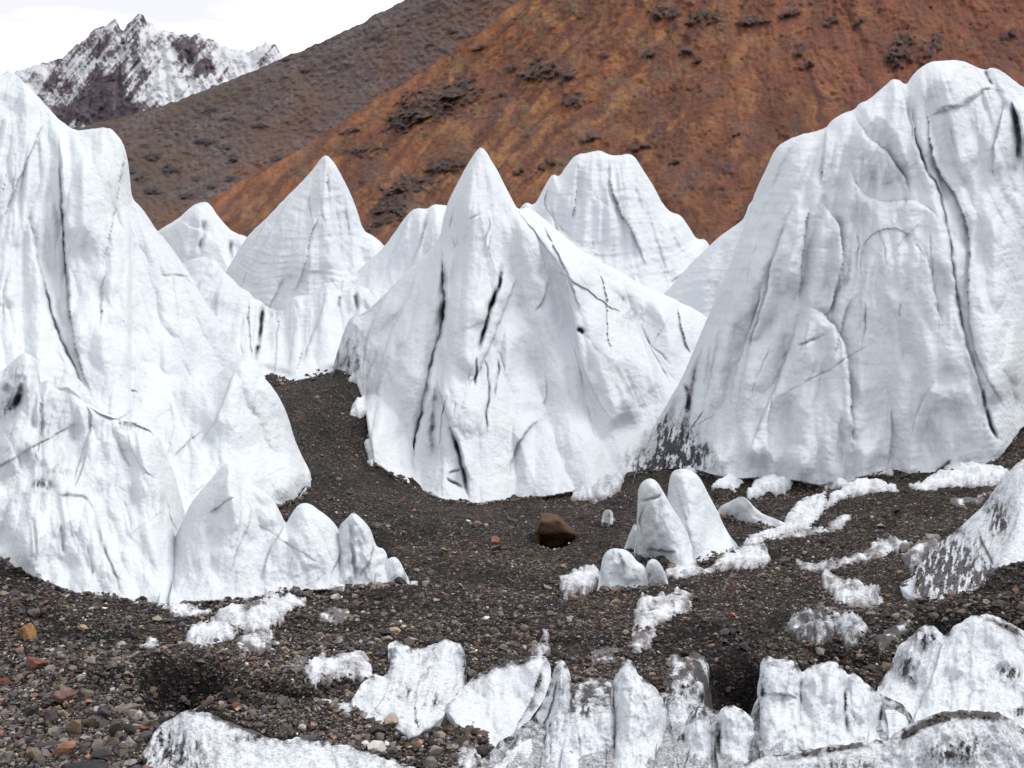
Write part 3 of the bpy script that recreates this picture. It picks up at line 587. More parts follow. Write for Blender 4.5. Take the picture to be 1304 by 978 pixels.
# ---- right massif
relief('ice_tower', 'largest ice massif on the right with deep folded lobes and long winding cracks', 'ice tower',
       [(800,640),(812,585),(830,548),(852,510),(868,482),(880,455),(892,425),(905,396),(915,370),(926,345),(938,312),(950,284),(958,255),(968,230),(978,210),(986,192),(996,181),(1015,173),(1035,168),(1051,164),(1058,154),(1075,143),(1088,140),(1095,131),(1105,128),(1118,117),(1130,106),(1136,100),(1144,102),(1154,109),(1160,98),(1172,86),(1184,79),(1200,77),(1216,76),(1228,79),(1240,83),(1256,90),(1262,86),(1276,90),(1288,100),(1304,112),(1330,125),(1370,150),(1420,200),(1480,300),(1540,430)],
       [(800,604),(840,598),(880,596),(905,604),(935,610),(975,608),(1010,612),(1045,618),(1085,610),(1120,604),(1150,610),(1185,606),(1225,600),(1262,594),(1280,574),(1300,546),(1330,528),(1420,500),(1540,470)], 29.5,
       K1=34, w1=26, K2=.40, fan=(1150, -160), flute=(5, 44, 300), folds=(19, 58, 420), facets=(9, 70), fk=2.0, hair=26, seed=10, dirt0=.03, edge_dirt=.12, strata=(.35, 6, .2), rmax=430, group=BG,
       feats=[('s',[(1052,160),(1049,202),(1045,240)],7,26,'R',.25),
              ('s',[(1086,142),(1094,160),(1106,176),(1128,190),(1146,215),(1158,240),(1163,256)],11,22,'L',.3),('r',[(1102,132),(1134,158),(1151,190),(1166,240)],10,12),
              ('s',[(1140,104),(1152,120),(1158,150),(1163,180),(1174,212)],7,12,'L',.2),
              ('s',[(1155,101),(1161,135),(1165,175),(1178,216),(1196,240),(1200,270),(1208,297),(1211,330),(1216,360),(1220,391),(1235,452),(1249,493),(1257,533),(1276,580)],8,30,'L',.3),
              ('g',[(1156,108),(1162,140),(1166,176),(1179,216),(1197,240),(1201,270),(1209,297),(1212,330),(1220,391),(1235,452),(1249,493)],4,1.6,.4),('g',[(1216,370),(1222,400),(1228,425)],8,3,.8),('g',[(1250,492),(1258,533),(1272,565)],8,2.6,.7),
              ('s',[(1160,105),(1178,120),(1182,150),(1184,190),(1200,230),(1217,246),(1238,304),(1231,358),(1237,435),(1254,478),(1275,510),(1291,535)],9,26,'R',.15),
              ('g',[(1181,148),(1200,138),(1218,135),(1238,124),(1262,110),(1286,125)],3,1.4,.5),('s',[(1181,150),(1200,140),(1218,137),(1238,126),(1262,112)],5,20,'R',.1),
              ('g',[(1255,88),(1258,100),(1264,110)],6,1.6,.6),('s',[(1281,126),(1272,160),(1265,190),(1265,232)],8,24,'R',.35),
              ('g',[(1287,125),(1296,160),(1298,185),(1292,230)],16,3.4,.8),('s',[(1288,125),(1300,160),(1300,190)],12,30,'R',.2),
              ('b',1215,200,26,60,-10),('b',1235,330,20,90,-6),('b',1275,400,30,120,10),
              ('s',[(1019,243),(1008,265),(995,300),(982,335),(975,380),(955,440),(940,500),(936,550)],12,28,'R',.15),
              ('r',[(1021,245),(1012,290),(1004,340),(1000,380)],12,10),('s',[(1030,256),(1026,290),(1022,330),(1019,360),(1016,388)],8,20,'L',.25),
              ('s',[(1043,255),(1060,272),(1070,290),(1073,330),(1072,370)],14,22,'L',.15),('b',1048,320,16,50,10),
              ('s',[(1018,392),(1016,410),(1005,442),(990,486),(970,533),(948,590)],10,26,'R',.35),
              ('s',[(1010,395),(1030,391),(1045,397),(1058,410),(1072,428),(1081,459),(1085,526),(1086,590)],17,28,'L',.3),('b',1045,480,28,70,9),('g',[(1053,424),(1030,436),(1012,441)],4,1.6,.45),
              ('r',[(1030,470),(1010,540),(985,600)],5,12),('s',[(1133,513),(1136,560),(1130,596)],5,18,'L',.2),
              ('s',[(1079,200),(1082,216),(1092,238),(1104,252),(1131,257),(1152,254),(1168,257),(1181,264),(1192,276),(1200,300)],8,26,'L',.12),
              ('b',1110,230,22,22,-5),
              ('s',[(1096,340),(1098,315),(1108,300),(1120,293),(1137,290),(1150,294),(1165,306),(1178,325),(1188,350)],2,30,'R',.0),('b',1140,350,34,66,16),
              ('s',[(1150,294),(1170,310),(1182,330),(1190,370),(1200,430)],8,22,'L',.12),
              ('r',[(1114,320),(1100,370),(1095,440),(1100,520),(1105,590)],7,22),('s',[(1070,345),(1062,380),(1052,405)],8,20,'L',.1),
              ('s',[(1195,480),(1180,500),(1168,525),(1160,560)],5,24,'R',.15),('r',[(1205,470),(1230,530),(1255,590)],10,22),('b',1185,540,26,34,-7),('b',1218,525,18,16,-6),('b',1248,560,14,20,-5),
              ('s',[(940,340),(925,400),(910,460),(895,520),(885,570)],9,22,'R',.1),('s',[(975,350),(960,410),(936,470),(928,530)],8,20,'R',.15),('r',[(958,262),(945,330),(925,400)],8,16),
              ('s',[(900,425),(885,470),(878,520),(876,560)],10,16,'R',.6),('D',[(893,440),(880,490),(872,540),(862,590)],5,.7),('D',[(868,490),(850,540),(840,580)],5,.4),('B',850,572,32,30,2.0),('B',888,584,24,14,1.0),('B',826,592,26,18,1.8),('D',[(905,560),(890,590)],5,.8),('B',1185,540,24,28,.10),('B',1218,525,18,14,.14),('B',1035,580,34,26,.10),('D',[(905,430),(896,500)],2,.3),('D',[(920,400),(905,470),(895,520)],2,.25),  # soot, plus faint grey blots painting melt shade near the foot
              ('g',[(868,486),(877,500),(878,530)],7,3,1.0),('g',[(1212,586),(1200,598),(1192,604)],6,2.4,.7),
              ('b',960,575,14,22,10),('b',1020,585,34,26,13),('b',915,585,14,18,8),('b',1105,570,20,30,6),('b',940,570,9,30,-6),('s',[(985,500),(975,545),(985,590)],8,20,'L',.1),('g',[(1072,520),(1070,600)],4,3,.05),
              ('B',1155,255,4,3,.6),('D',[(1120,235),(1140,232)],2,.3),('D',[(1098,190),(1096,240)],1.5,.25),('D',[(1240,130),(1246,170)],1.5,.3),('g',[(1210,150),(1212,185),(1222,205)],2.5,1.5,.3)])
# ---- left massif
relief('ice_tower', 'broad ice massif filling the upper left with a smooth slanting face', 'ice tower',
       [(-160,120),(-60,85),(-10,92),(4,96),(18,91),(30,105),(48,122),(62,138),(78,155),(95,166),(115,165),(138,161),(148,170),(158,183),(163,205),(166,232),(168,252),(180,264),(192,282),(200,294),(215,310),(230,332),(245,355),(262,385),(280,412),(300,440),(318,470),(330,500),(345,540),(360,600)],
       [(-160,720),(0,690),(220,650),(300,640),(370,640)], 25.5, K1=30, w1=26, K2=.32, fan=(60, -160), flute=(5, 42, 240), folds=(17,60,420), fk=2.0, hair=18, seed=11, dirt0=.025, rmax=440, group=BG,
       feats=[('s',[(74,160),(78,200),(79,256),(83,330),(88,370),(90,408),(102,466),(122,515)],11,30,'R',.25),('s',[(30,250),(38,285),(50,335),(63,398),(80,442),(106,493),(124,520)],11,26,'L',.3),('g',[(52,340),(64,398),(81,442),(106,493)],5,1.8,.35),
              ('g',[(75,170),(79,256),(83,330),(88,400)],4,1.6,.25),('s',[(135,344),(130,380),(128,420)],5,30,'R',.05),('s',[(160,190),(150,250),(140,300),(128,350)],8,40,'L',.05),('s',[(168,255),(185,285),(200,310),(230,370)],5,20,'L',.08),
              ('D',[(34,255),(52,320),(55,340)],3,.2),('D',[(14,200),(10,300)],3,.1),('g',[(200,350),(215,352),(230,350),(250,357)],2,1.5,.12),('r',[(100,170),(105,250),(112,330)],9,26),('s',[(60,150),(40,190),(20,240),(0,290)],6,30,'L',.08),
              ('b',230,420,60,50,9),('b',110,250,24,60,5),('D',[(0,290),(25,285)],2,.2),('D',[(280,420),(296,440)],6,.15)])
relief('ice_dome', 'rounded smooth ice spur with two domed tops in front of the upper left massif', 'ice dome',
       [(60,560),(80,510),(88,480),(93,440),(98,412),(106,399),(115,394),(124,397),(132,403),(145,414),(153,424),(162,435),(174,444),(185,452),(196,461),(204,468),(211,478),(225,480),(240,478),(262,480),(276,477),(285,470),(295,462),(306,457),(314,459),(324,468),(336,480),(350,497),(360,514),(368,534),(374,556),(384,580),(396,602),(396,612),(388,622),(380,634),(370,645)],
       [(60,700),(220,690),(300,680),(355,646),(385,636),(397,612)], 22.6, K1=26, w1=16, K2=.32, fan=(220, 150), flute=(3, 32, 130), folds=(9,50,240), facets=(8,50), hair=12, seed=12, dirt0=.025, group=BG,
       feats=[('s',[(211,478),(222,510),(233,540),(250,570),(270,604)],7,30,'L',.12),('r',[(300,464),(288,500),(278,530),(262,560)],9,14),('s',[(302,464),(287,500),(279,528),(262,556),(248,572)],7,26,'R',.25),('b',345,560,24,34,-5),
              ('s',[(310,604),(330,608),(352,600),(370,592)],5,18,'L',.12),('g',[(332,470),(326,500),(322,540)],2,2,.06),('s',[(131,404),(124,440),(122,500)],4,24,'L',.05),('s',[(180,500),(165,495),(150,505),(132,515)],3,14,'L',.12),('s',[(215,590),(240,560),(262,545)],3,18,'R',.1)])
relief('ice_ridge', 'scalloped lower left ice ridge with sooty hollows and a dark-tipped fin', 'ice ridge',
       [(-160,450),(-60,470),(-20,462),(0,474),(10,466),(22,454),(30,450),(40,452),(47,458),(50,478),(52,488),(58,483),(66,486),(76,494),(84,491),(96,500),(108,509),(118,517),(128,524),(142,528),(152,534),(166,538),(182,538),(192,545),(203,556),(210,575),(222,602),(230,632),(236,660),(234,690),(225,720),(214,768)],
       [(-160,700),(0,716),(30,728),(60,742),(100,756),(150,762),(214,770)], 16.4, K1=24, w1=12, K2=.30, fan=(90, 300), flute=(4, 30, 120), folds=(12,40,200), facets=(12,48), hair=12, seed=13, dirt0=.04, edge_dirt=.05, group=BG,
       feats=[('B',18,478,14,10,.45),('D',[(4,500),(14,488)],7,.7),('D',[(22,520),(26,505),(30,490)],4,1.0),('B',8,520,12,9,.8),('g',[(30,486),(24,508),(14,524)],10,4,.5),('B',38,452,9,5,.3),
              ('s',[(48,465),(51,500),(52,545),(48,590)],14,22,'L',.3),('r',[(30,456),(36,500),(38,560),(45,610)],9,12),('b',82,545,24,42,-14),('B',82,560,22,34,.13),('s',[(108,512),(120,535),(104,580),(92,620)],8,16,'R',.08),  # faint grey blot paints shade into the concave hollow
              ('B',52,616,13,7,.9),('B',72,602,14,6,.6),('g',[(45,612),(58,622),(68,614)],7,5,.3),('B',150,538,18,5,.7),('B',165,545,20,9,.3),('s',[(108,514),(130,530),(160,536),(190,547),(204,560)],5,24,'R',.05),
              ('s',[(150,545),(150,565),(160,585),(172,605)],3,24,'L',.08),('s',[(160,540),(168,580),(190,605),(212,612)],2,20,'R',.05),('b',205,640,20,40,-6),('B',200,635,18,30,.12),
              ('s',[(120,630),(122,660),(128,692),(143,725),(156,762)],10,26,'L',.25),('g',[(122,650),(129,692),(145,730),(157,762)],3,1.6,.4),('g',[(41,655),(46,690),(44,720)],3,2,.15),('g',[(78,665),(82,710)],3,2,.15),('D',[(70,628),(90,632),(112,632)],2,.5),('g',[(72,630),(98,631),(116,640),(122,660)],3,2,.35),
              ('s',[(112,560),(105,600),(92,625)],6,18,'R',.2),('b',175,700,26,36,7),('b',60,690,40,30,8),('b',10,640,26,60,6),('B',130,622,10,7,.35),('s',[(0,545),(12,560),(24,590),(38,615)],7,16,'L',.2)])
relief('ice_dome', 'low pale ice mound with a pair of blunt humps at the edge of the gravel', 'ice dome',
       [(200,772),(206,745),(212,715),(220,690),(232,665),(243,640),(256,625),(272,606),(284,592),(293,589),(302,597),(312,612),(330,622),(345,632),(356,650),(364,668),(368,660),(376,646),(386,640),(396,641),(406,650),(417,658),(428,668),(437,684),(443,705),(446,728),(446,748)],
       [(198,772),(240,767),(300,764),(350,758),(400,752),(448,748)], 15.4, K1=22, w1=12, K2=.28, fan=(300, 400), flute=(3, 30, 90), folds=(7,34,140), facets=(8,38), hair=7, seed=14, dirt0=.035, edge_dirt=.05, group=BG,
       feats=[('s',[(364,664),(350,690),(338,715),(334,745)],8,20,'R',.2),('B',360,710,22,18,.12),('b',300,670,30,40,6),('b',390,700,28,30,7),('s',[(238,655),(224,680),(213,715),(206,766)],8,14,'R',.35),('s',[(352,640),(352,655),(364,670)],4,10,'L',.15),
              ('s',[(445,690),(428,715),(420,740)],5,18,'L',.12),('B',405,735,22,8,.2),('s',[(300,600),(310,640),(300,700)],4,24,'L',.08),('b',255,710,20,40,5)])
relief('ice_spike', 'slim ice fin with a dirty notch, standing right of the blunt humps', 'ice spike',
       [(424,752),(427,720),(430,690),(432,668),(438,664),(445,656),(450,651),(455,656),(464,664),(473,675),(477,690),(481,697),(489,699),(494,710),(498,745)],
       [(420,750),(500,746)], 15.3, K1=16, w1=7, K2=.3, fan=(450, 500), flute=(2, 12, 50), folds=(3,16,60), facets=(5,16), seed=15, dirt0=.05, group=BG,
       feats=[('g',[(446,664),(448,690),(452,725),(453,744)],8,3,.7),('s',[(477,692),(472,712),(458,735)],6,12,'L',.2),('B',440,668,8,7,.6),('D',[(444,680),(448,735)],5,.3)])
relief('ice_block', 'knee-high wedge of ice at the right foot of the slim fin', 'ice block',
       [(476,750),(480,728),(488,716),(496,710),(504,709),(509,714),(514,725),(521,738),(523,746)],
       [(474,748),(524,744)], 15.2, K1=12, w1=6, K2=.3, flute=(2, 12, 40), seed=16, dirt0=.05, group=BG, feats=[('B',506,738,8,5,.5)])
# ---- twin pinnacles in the middle
relief('ice_spike', 'taller blunt ice pinnacle of the pair standing on the gravel before the right massif', 'ice spike',
       [(843,700),(847,665),(849,640),(851,622),(853,608),(856,600),(866,597),(876,597),(886,603),(894,612),(901,627),(909,642),(916,655),(922,670),(930,683),(938,692),(942,700),(944,708)],
       [(840,712),(880,716),(944,708)], 19.6, K1=20, w1=10, K2=.3, fan=(870, 430), flute=(2, 26, 80), folds=(3,24,90), facets=(5,26), seed=17, dirt0=.03, group=BG, feats=[('b',885,650,16,40,5),('B',866,600,8,4,.25),('s',[(858,612),(870,650),(882,700)],4,18,'R',.05)])
relief('ice_spike', 'cracked blunt ice pinnacle with an undercut foot, left one of the pair on the gravel', 'ice spike',
       [(806,712),(809,690),(811,660),(812,640),(812,626),(816,615),(824,609),(831,609),(838,615),(846,628),(855,645),(865,660),(874,675),(880,690),(885,705),(888,722)],
       [(800,706),(820,708),(845,712),(865,722),(890,724)], 18.4, K1=20, w1=9, K2=.25, fan=(830, 480), flute=(2, 24, 80), folds=(3,24,90), facets=(5,22), seed=18, dirt0=.03, group=BG,
       feats=[('g',[(846,628),(830,636),(812,640)],3,1.6,.5),('g',[(822,640),(815,660),(818,690)],4,1.8,.5),('s',[(822,699),(840,701),(862,703)],8,14,'R',.3),('B',845,708,24,5,.25),('b',840,670,16,24,5)])
relief('ice_spike', 'thin ice flake leaning against the cracked blunt pinnacle', 'ice spike',
       [(794,700),(798,688),(804,674),(808,665),(812,672),(817,690),(821,706)], [(792,698),(822,706)], 18.0, K1=8, w1=4, K2=.3, flute=(1, 12, 40), seed=19, dirt0=.05, group=BG, feats=[('s',[(809,668),(813,706)],3,6,'L',.3)])
relief('ice_block', 'small dome-shaped ice block with a grimy cap below the blunt pinnacles', 'ice block',
       [(760,752),(764,730),(767,710),(773,701),(784,698),(795,699),(804,705),(812,716),(822,721),(825,735),(824,752)], [(758,750),(826,750)], 16.3, K1=16, w1=7, K2=.3, fan=(790, 600), flute=(2, 18, 50), folds=(3,18,60), facets=(4,16), seed=20, dirt0=.03, group=BG,
       feats=[('B',778,702,9,6,.6),('s',[(784,700),(796,715),(793,745)],5,12,'R',.08)])
relief('ice_block', 'little tooth of ice beside the grimy-capped dome', 'ice block',
       [(818,750),(821,730),(824,715),(831,711),(838,714),(845,724),(850,738),(852,748)], [(816,748),(853,744)], 16.1, K1=9, w1=5, K2=.3, flute=(2, 12, 40), seed=21, dirt0=.04, group=BG, feats=[('g',[(828,728),(822,745)],3,2,.7)])
relief('ice_block', 'pointed white ice chip lying on the gravel right of the brown boulder', 'ice block',
       [(765,672),(767,654),(771,648),(778,649),(782,656),(777,668)], [(764,664),(776,672),(783,660)], 20.4, K1=5, w1=4, K2=.2, flute=(1, 8, 30), seed=22, sink=8, group=BG)
relief('ice_mound', 'humped white ice mound trailing right from the blunt pinnacles', 'ice mound',
       [(908,668),(915,645),(925,641),(935,636),(942,632),(950,634),(960,645),(972,655),(985,660),(998,665),(1006,668)], [(905,655),(930,660),(960,668),(985,674),(1008,668)], 21.0, K1=12, w1=6, K2=.3, flute=(2, 16, 40), folds=(3,16,60), facets=(5,18), seed=23, dirt0=.05, sink=20, group=BG)
# ---- right edge
relief('ice_ridge', 'sloping ice spur with a soot-stained flank at the right edge', 'ice ridge',
       [(1162,758),(1168,725),(1180,700),(1200,688),(1222,672),(1240,655),(1256,640),(1268,620),(1280,605),(1292,592),(1304,584),(1340,560),(1400,540),(1460,552),(1520,590),(1570,640),(1610,700),(1640,745)],
       [(1160,760),(1200,764),(1240,752),(1262,738),(1285,726),(1304,716),(1400,704),(1500,712),(1600,735),(1645,750)], 16.4, K1=20, w1=14, K2=.35, flute=(6, 26, 70), seed=24, dirt0=.13, mat=M_NEAR, top_dirt=.5, group=BG,
       feats=[('B',1272,660,14,24,.9),('B',1186,736,36,26,1.5),('B',1215,705,34,26,.7),('B',1250,735,24,14,1.4),('s',[(1243,670),(1252,695),(1262,712),(1270,730)],8,16,'R',.35),('s',[(1300,640),(1290,680),(1268,710)],8,20,'R',.1),('b',1272,665,16,26,-8)])
# ---- foreground blocks
FG = 'crusted ice blocks along the bottom of the slope'
def blk(label, crest, bottom, Y, seed, feats=(), cat='ice block', name='ice_block', d0=.10, widen=5.5, **kw):
    a = dict(K1=16, w1=9, K2=.28, flute=(5, 18, 60), rough=1.6, mat=M_NEAR, group=FG, sink=30, crest_amp=6, lumps=(6, 24), dirt0=d0, folds=(5, 22, 120), top_dirt=.9, facets=(8, 26)); a.update(kw)
    xs = [p[0] for p in crest]; mid = (min(xs) + max(xs)) / 2; g = widen / max(1, (max(xs) - min(xs)) / 2)
    crest = [(p[0] + (p[0] - mid) * g, p[1]) for p in crest]
    relief(name, label, cat, crest, bottom, Y, seed=seed, feats=feats, **a)
blk('dirty shelf of ice filling the gaps behind the upright blocks at the bottom edge',
    [(585,1000),(620,965),(660,930),(700,905),(730,890),(765,886),(785,884),(820,880),(850,882),(880,892),(915,905),(940,912),(970,905),(990,880),(1030,870),(1080,876),(1120,884),(1150,900),(1170,940),(1180,1000)],
    [(560,1010),(640,990),(1180,1040)], 10.9, 60, [], name='ice_ledge', cat='ice ledge', d0=.42)
blk('heart-shaped crusty ice lump with grey creases, left of the smooth ice slab',
    [(448,900),(455,885),(466,870),(478,858),(488,862),(497,856),(500,835),(494,822),(502,816),(515,820),(530,826),(545,824),(552,818),(562,814),(575,816),(584,823),(588,838),(589,858),(590,880),(585,900)],
    [(446,898),(462,914),(485,926),(505,928),(520,942),(532,938),(548,928),(562,916),(575,898),(592,880)], 11.6, 61,
    [('s',[(540,850),(530,880),(528,910),(536,935)],8,14,'R',.2),('s',[(500,860),(488,890),(470,912)],7,14,'R',.15),('B',515,880,16,14,.45),('B',552,892,12,12,.45),('B',545,850,12,18,.3),('b',545,905,12,22,8),('b',520,915,14,18,7),('b',480,885,14,20,8),('s',[(575,830),(585,860),(572,890)],5,12,'L',.2)])
blk('smooth slanting ice slab with a dirty upper edge, bottom centre',
    [(568,905),(578,892),(592,876),(610,858),(626,848),(645,842),(662,838),(680,834),(692,838),(696,850)],
    [(568,904),(580,922),(598,932),(620,946),(635,962),(650,975),(698,985)], 10.6, 62,
    [('D',[(600,868),(630,846),(690,836)],5,.9),('s',[(692,840),(684,880),(662,920),(640,955)],9,22,'L',.4),('D',[(690,850),(680,890),(672,915)],5,.6),('g',[(610,878),(622,900),(615,925)],2,3,.12)], lumps=(1.5, 30), rough=1.0, flute=(4,30,70), d0=.06)
blk('narrow upright ice wedge with dark seam, right of the smooth slab',
    [(600,1010),(625,985),(640,968),(655,945),(672,920),(690,892),(697,870),(702,850),(708,840),(716,844),(721,858),(724,880),(722,910),(712,950),(705,1010)],
    [(590,1030),(720,1030)], 9.7, 63, [('g',[(700,862),(690,890),(675,920),(645,958)],7,2.4,.9),('s',[(712,850),(702,900),(680,950),(668,985)],6,14,'L',.2),('B',715,870,6,18,.3)], d0=.12)
blk('squat ice block with a dark pebble-studded top at the bottom edge',
    [(690,1000),(698,950),(704,918),(714,908),(728,900),(745,897),(762,895),(775,897),(782,910),(784,950),(786,1000)], [(680,1040),(790,1040)], 9.4, 64,
    [('B',742,905,14,8,.6),('B',775,955,8,10,.35),('s',[(710,915),(700,950),(700,985)],6,12,'R',.3),('g',[(735,930),(740,970)],2,2,.2)], d0=.12)
blk('tall pointed ice block with a crack on its left, third from the smooth slab',
    [(776,1000),(779,950),(780,905),(784,872),(790,852),(796,841),(803,839),(810,845),(813,858),(824,868),(836,878),(843,895),(850,920),(856,950),(862,1000)], [(770,1040),(865,1040)], 9.6, 65,
    [('g',[(782,870),(780,905),(782,935),(781,970)],7,2.4,1.0),('s',[(815,860),(820,900),(812,950)],4,14,'L',.12),('b',820,920,16,40,6)], d0=.08)
blk('crumbling ice ledge with pitted face between two taller blocks',
    [(836,1000),(842,940),(846,905),(850,880),(856,868),(864,864),(872,875),(885,866),(892,872),(890,895),(884,920),(875,955),(866,1000)], [(830,1040),(880,1040)], 10.2, 66, [('B',872,880,14,10,.5),('B',850,880,8,16,.4)], d0=.2)
blk('short wedge of ice beside the dark pit, with grimy top',
    [(856,1000),(862,960),(870,930),(880,908),(888,898),(896,905),(904,925),(908,960),(912,1000)], [(850,1040),(915,1040)], 9.3, 67, [('B',890,905,12,12,.7),('g',[(872,930),(864,960)],5,2.2,.9)], d0=.12)
blk('slim tooth of ice directly under the dark pit',
    [(912,1000),(914,960),(916,925),(920,904),(928,898),(938,899),(948,905),(956,920),(962,945),(966,1000)], [(908,1040),(968,1040)], 9.35, 68, [('s',[(922,905),(928,950)],4,10,'R',.2),('g',[(916,920),(914,965)],5,2.4,.8)], d0=.10)
blk('wide white ice wall of three fused columns, right of the dark pit',
    [(962,985),(964,945),(966,915),(974,895),(978,876),(972,858),(973,844),(982,836),(994,838),(1008,840),(1016,842),(1021,850),(1022,858),(1030,852),(1042,844),(1052,841),(1063,843),(1073,852),(1078,862),(1085,858),(1095,864),(1106,874),(1116,888),(1123,905),(1126,925),(1128,985)],
    [(955,1030),(1130,1030)], 10.0, 69,
    [('g',[(1021,852),(1019,890),(1021,940)],4,1.8,.4),('g',[(1077,865),(1076,900),(1079,940)],6,2.2,.8),('g',[(1121,895),(1122,925),(1118,945)],6,2.4,.9),('b',1050,900,20,40,8),('b',995,920,22,40,7),('b',1100,905,16,34,6),('s',[(975,885),(995,882),(1018,890)],6,14,'R',.3),('B',1016,848,6,8,.8),('s',[(1082,905),(1095,930),(1105,945)],4,12,'L',.3),('g',[(1025,900),(1070,895)],1.6,2,.15),('g',[(1060,935),(1072,945)],2,2,.2)], d0=.07, lumps=(2.5, 26))
blk('big pale ice shoulder with a grey pit, lower right corner',
    [(1105,985),(1112,930),(1120,880),(1132,858),(1142,840),(1148,824),(1160,812),(1172,800),(1184,796),(1194,797),(1200,806),(1206,810),(1216,800),(1228,790),(1240,783),(1255,782),(1270,784),(1286,794),(1304,804),(1340,820),(1400,860),(1440,930)],
    [(1100,1020),(1440,1030)], 11.2, 70,
    [('B',1180,815,14,10,.7),('B',1160,850,18,24,.4),('B',1285,858,14,9,.8),('g',[(1270,845),(1284,858),(1294,864)],8,6,.4),('s',[(1203,810),(1192,850),(1172,900),(1150,940)],12,26,'R',.25),('D',[(1150,830),(1158,870),(1172,880)],7,.5),('g',[(1248,855),(1238,880),(1228,905)],2.5,2,.3),('b',1230,860,30,50,8),('D',[(1250,786),(1290,800),(1304,815)],4,.7),('b',1145,910,16,30,5),('B',1300,905,14,8,.5)], d0=.09, K1=22, w1=16, lumps=(3, 34))
blk('granular ice ledge with a dark curved rim crossing the lower right corner', 
    [(900,1010),(930,985),(950,972),(985,962),(1020,955),(1060,950),(1090,946),(1118,942),(1132,944),(1142,932),(1160,922),(1180,912),(1200,907),(1225,904),(1250,906),(1275,908),(1288,918),(1300,930),(1320,935),(1400,950)],
    [(880,1060),(1420,1060)], 8.7, 71,
    [('D',[(1130,955),(1150,938),(1190,915),(1235,908),(1280,914),(1296,935)],5,1.1),('D',[(990,970),(1050,955),(1110,948)],4,.7),('B',1210,960,30,16,.45),('B',1240,950,26,12,.3),('B',1080,975,40,8,.4),('b',1210,960,50,30,6)], name='ice_ledge', cat='ice ledge', d0=.2, K1=12, w1=10, pw=1)
blk('long speckled grey ice slab with a thin dirty rim along the bottom left edge',
    [(186,960),(194,944),(204,930),(218,916),(232,908),(246,904),(258,908),(274,908),(290,918),(310,926),(326,930),(345,940),(365,942),(385,940),(405,942),(425,946),(445,952),(470,958),(490,968),(510,974),(530,980),(560,1000)],
    [(180,968),(250,1060),(560,1060)], 8.75, 72,
    [('B',215,955,26,26,.6),('B',250,965,24,30,.35),('D',[(260,906),(300,924),(345,938)],3,.9),('B',330,940,40,6,.3),('b',260,950,50,30,6),('B',400,946,16,5,.4)], name='ice_slab', cat='ice slab', d0=.16, K1=16, w1=14, pw=1.2, lumps=(3, 40))
# ================================================================== low snow and ice patches draped on the ground
def patch(label, poly, h=.08, w=9, rag=7, dirt=.15, seed=1, mat=None, name='snow_patch', cat='snow patch', group='patches of snow and ice on the gravel', feats=()):
    poly = np.array(poly, float); lo = poly.min(0) - 12; hi = poly.max(0) + 12; st = 1.25
    xs = np.arange(lo[0], hi[0], st); ys = np.arange(lo[1], hi[1], st)
    PX, PY = np.meshgrid(xs, ys, indexing='ij')
    ds, _, _ = pdist(PX, PY, np.vstack([poly, poly[:1]])); ds = np.where(inpoly(PX, PY, poly), ds, -ds)
    ds = ds + 2.5 + rag * (fbm(PX / 11, PY / 9, 4, seed + 200, .65)) * 1.6
    Yd = gY(PX, PY); X, Y, _ = P(PX, PY, Yd); Zg = gfull(X, Y)
    sc = Yd / 14.0
    t = np.where(ds > 0, .7 * h * (1 - np.exp(-np.maximum(ds, 0) / w)), ds * .02) * sc
    t = t * np.clip(.8 + .8 * fbm(X / .3, Y / .45, 3, seed + 210), .1, 2) + np.where(ds > 0, .020 * sc * (.6 * ridged(X / .3, Y / .5, 2, seed + 220) + .8 * facet(X / .3, Y / .35, seed)), 0)
    dr = .06 + dirt * (1.3 + 2.8 * fbm(PX / 14, PY / 10, 4, seed + 230)) + .5 * np.exp(-np.maximum(ds, 0) / 3.5)
    dd = np.zeros(PX.shape); apply_feats(PX, PY, feats, dd, dr)
    Z = Zg + t - .012 + dd * Yd / F
    nx, ny = PX.shape; f = gridfaces(nx, ny)
    keep = (ds > -2.5).ravel(); fk = keep[f].all(1); f = f[fk]
    used = np.unique(f); re = np.full(nx * ny, -1); re[used] = np.arange(len(used)); f = re[f]
    V = np.stack([X.ravel(), Y.ravel(), Z.ravel()], 1)[used]
    # sink a skirt so the patch is a solid lens rather than a sheet
    n = len(V); V2 = V.copy(); V2[:, 2] -= .12
    Vs = np.vstack([V, V2]); ff = np.vstack([f, f[:, ::-1] + n])
    o = mesh(name, Vs, ff, mat or M_SNOW, dirt=np.tile(np.clip(dr.ravel()[used], 0, 1.2), 2))
    tag(o, label, cat, group)
patch('white snow wedge under the left lobes of the right massif', [(908,618),(914,609),(928,606),(942,608),(946,615),(935,622)], .10, 4, 3, .0, 1)
patch('white snow wedge under the centre of the right massif', [(954,624),(964,612),(978,606),(996,609),(1008,615),(998,622),(978,622)], .10, 4, 3, .0, 2)
patch('bright crumbly snow heap at the foot of the right massif', [(1052,616),(1066,600),(1080,596),(1095,594),(1112,596),(1128,596),(1136,604),(1110,606),(1090,610),(1072,620)], .14, 5, 4, .0, 3)
patch('long snow bank spreading from the right foot of the right massif', [(1160,620),(1180,612),(1198,602),(1212,590),(1235,594),(1262,596),(1284,604),(1272,614),(1240,618),(1208,620),(1190,624),(1178,628),(1166,626)], .20, 8, 3, .04, 4)
patch('arched snow band curving over gravel below the right massif', [(1020,658),(1035,645),(1055,640),(1070,625),(1088,614),(1105,610),(1120,614),(1138,622),(1142,628),(1120,630),(1098,634),(1075,640),(1050,652),(1035,668),(1020,676),(1004,672)], .16, 8, 5, .08, 5)
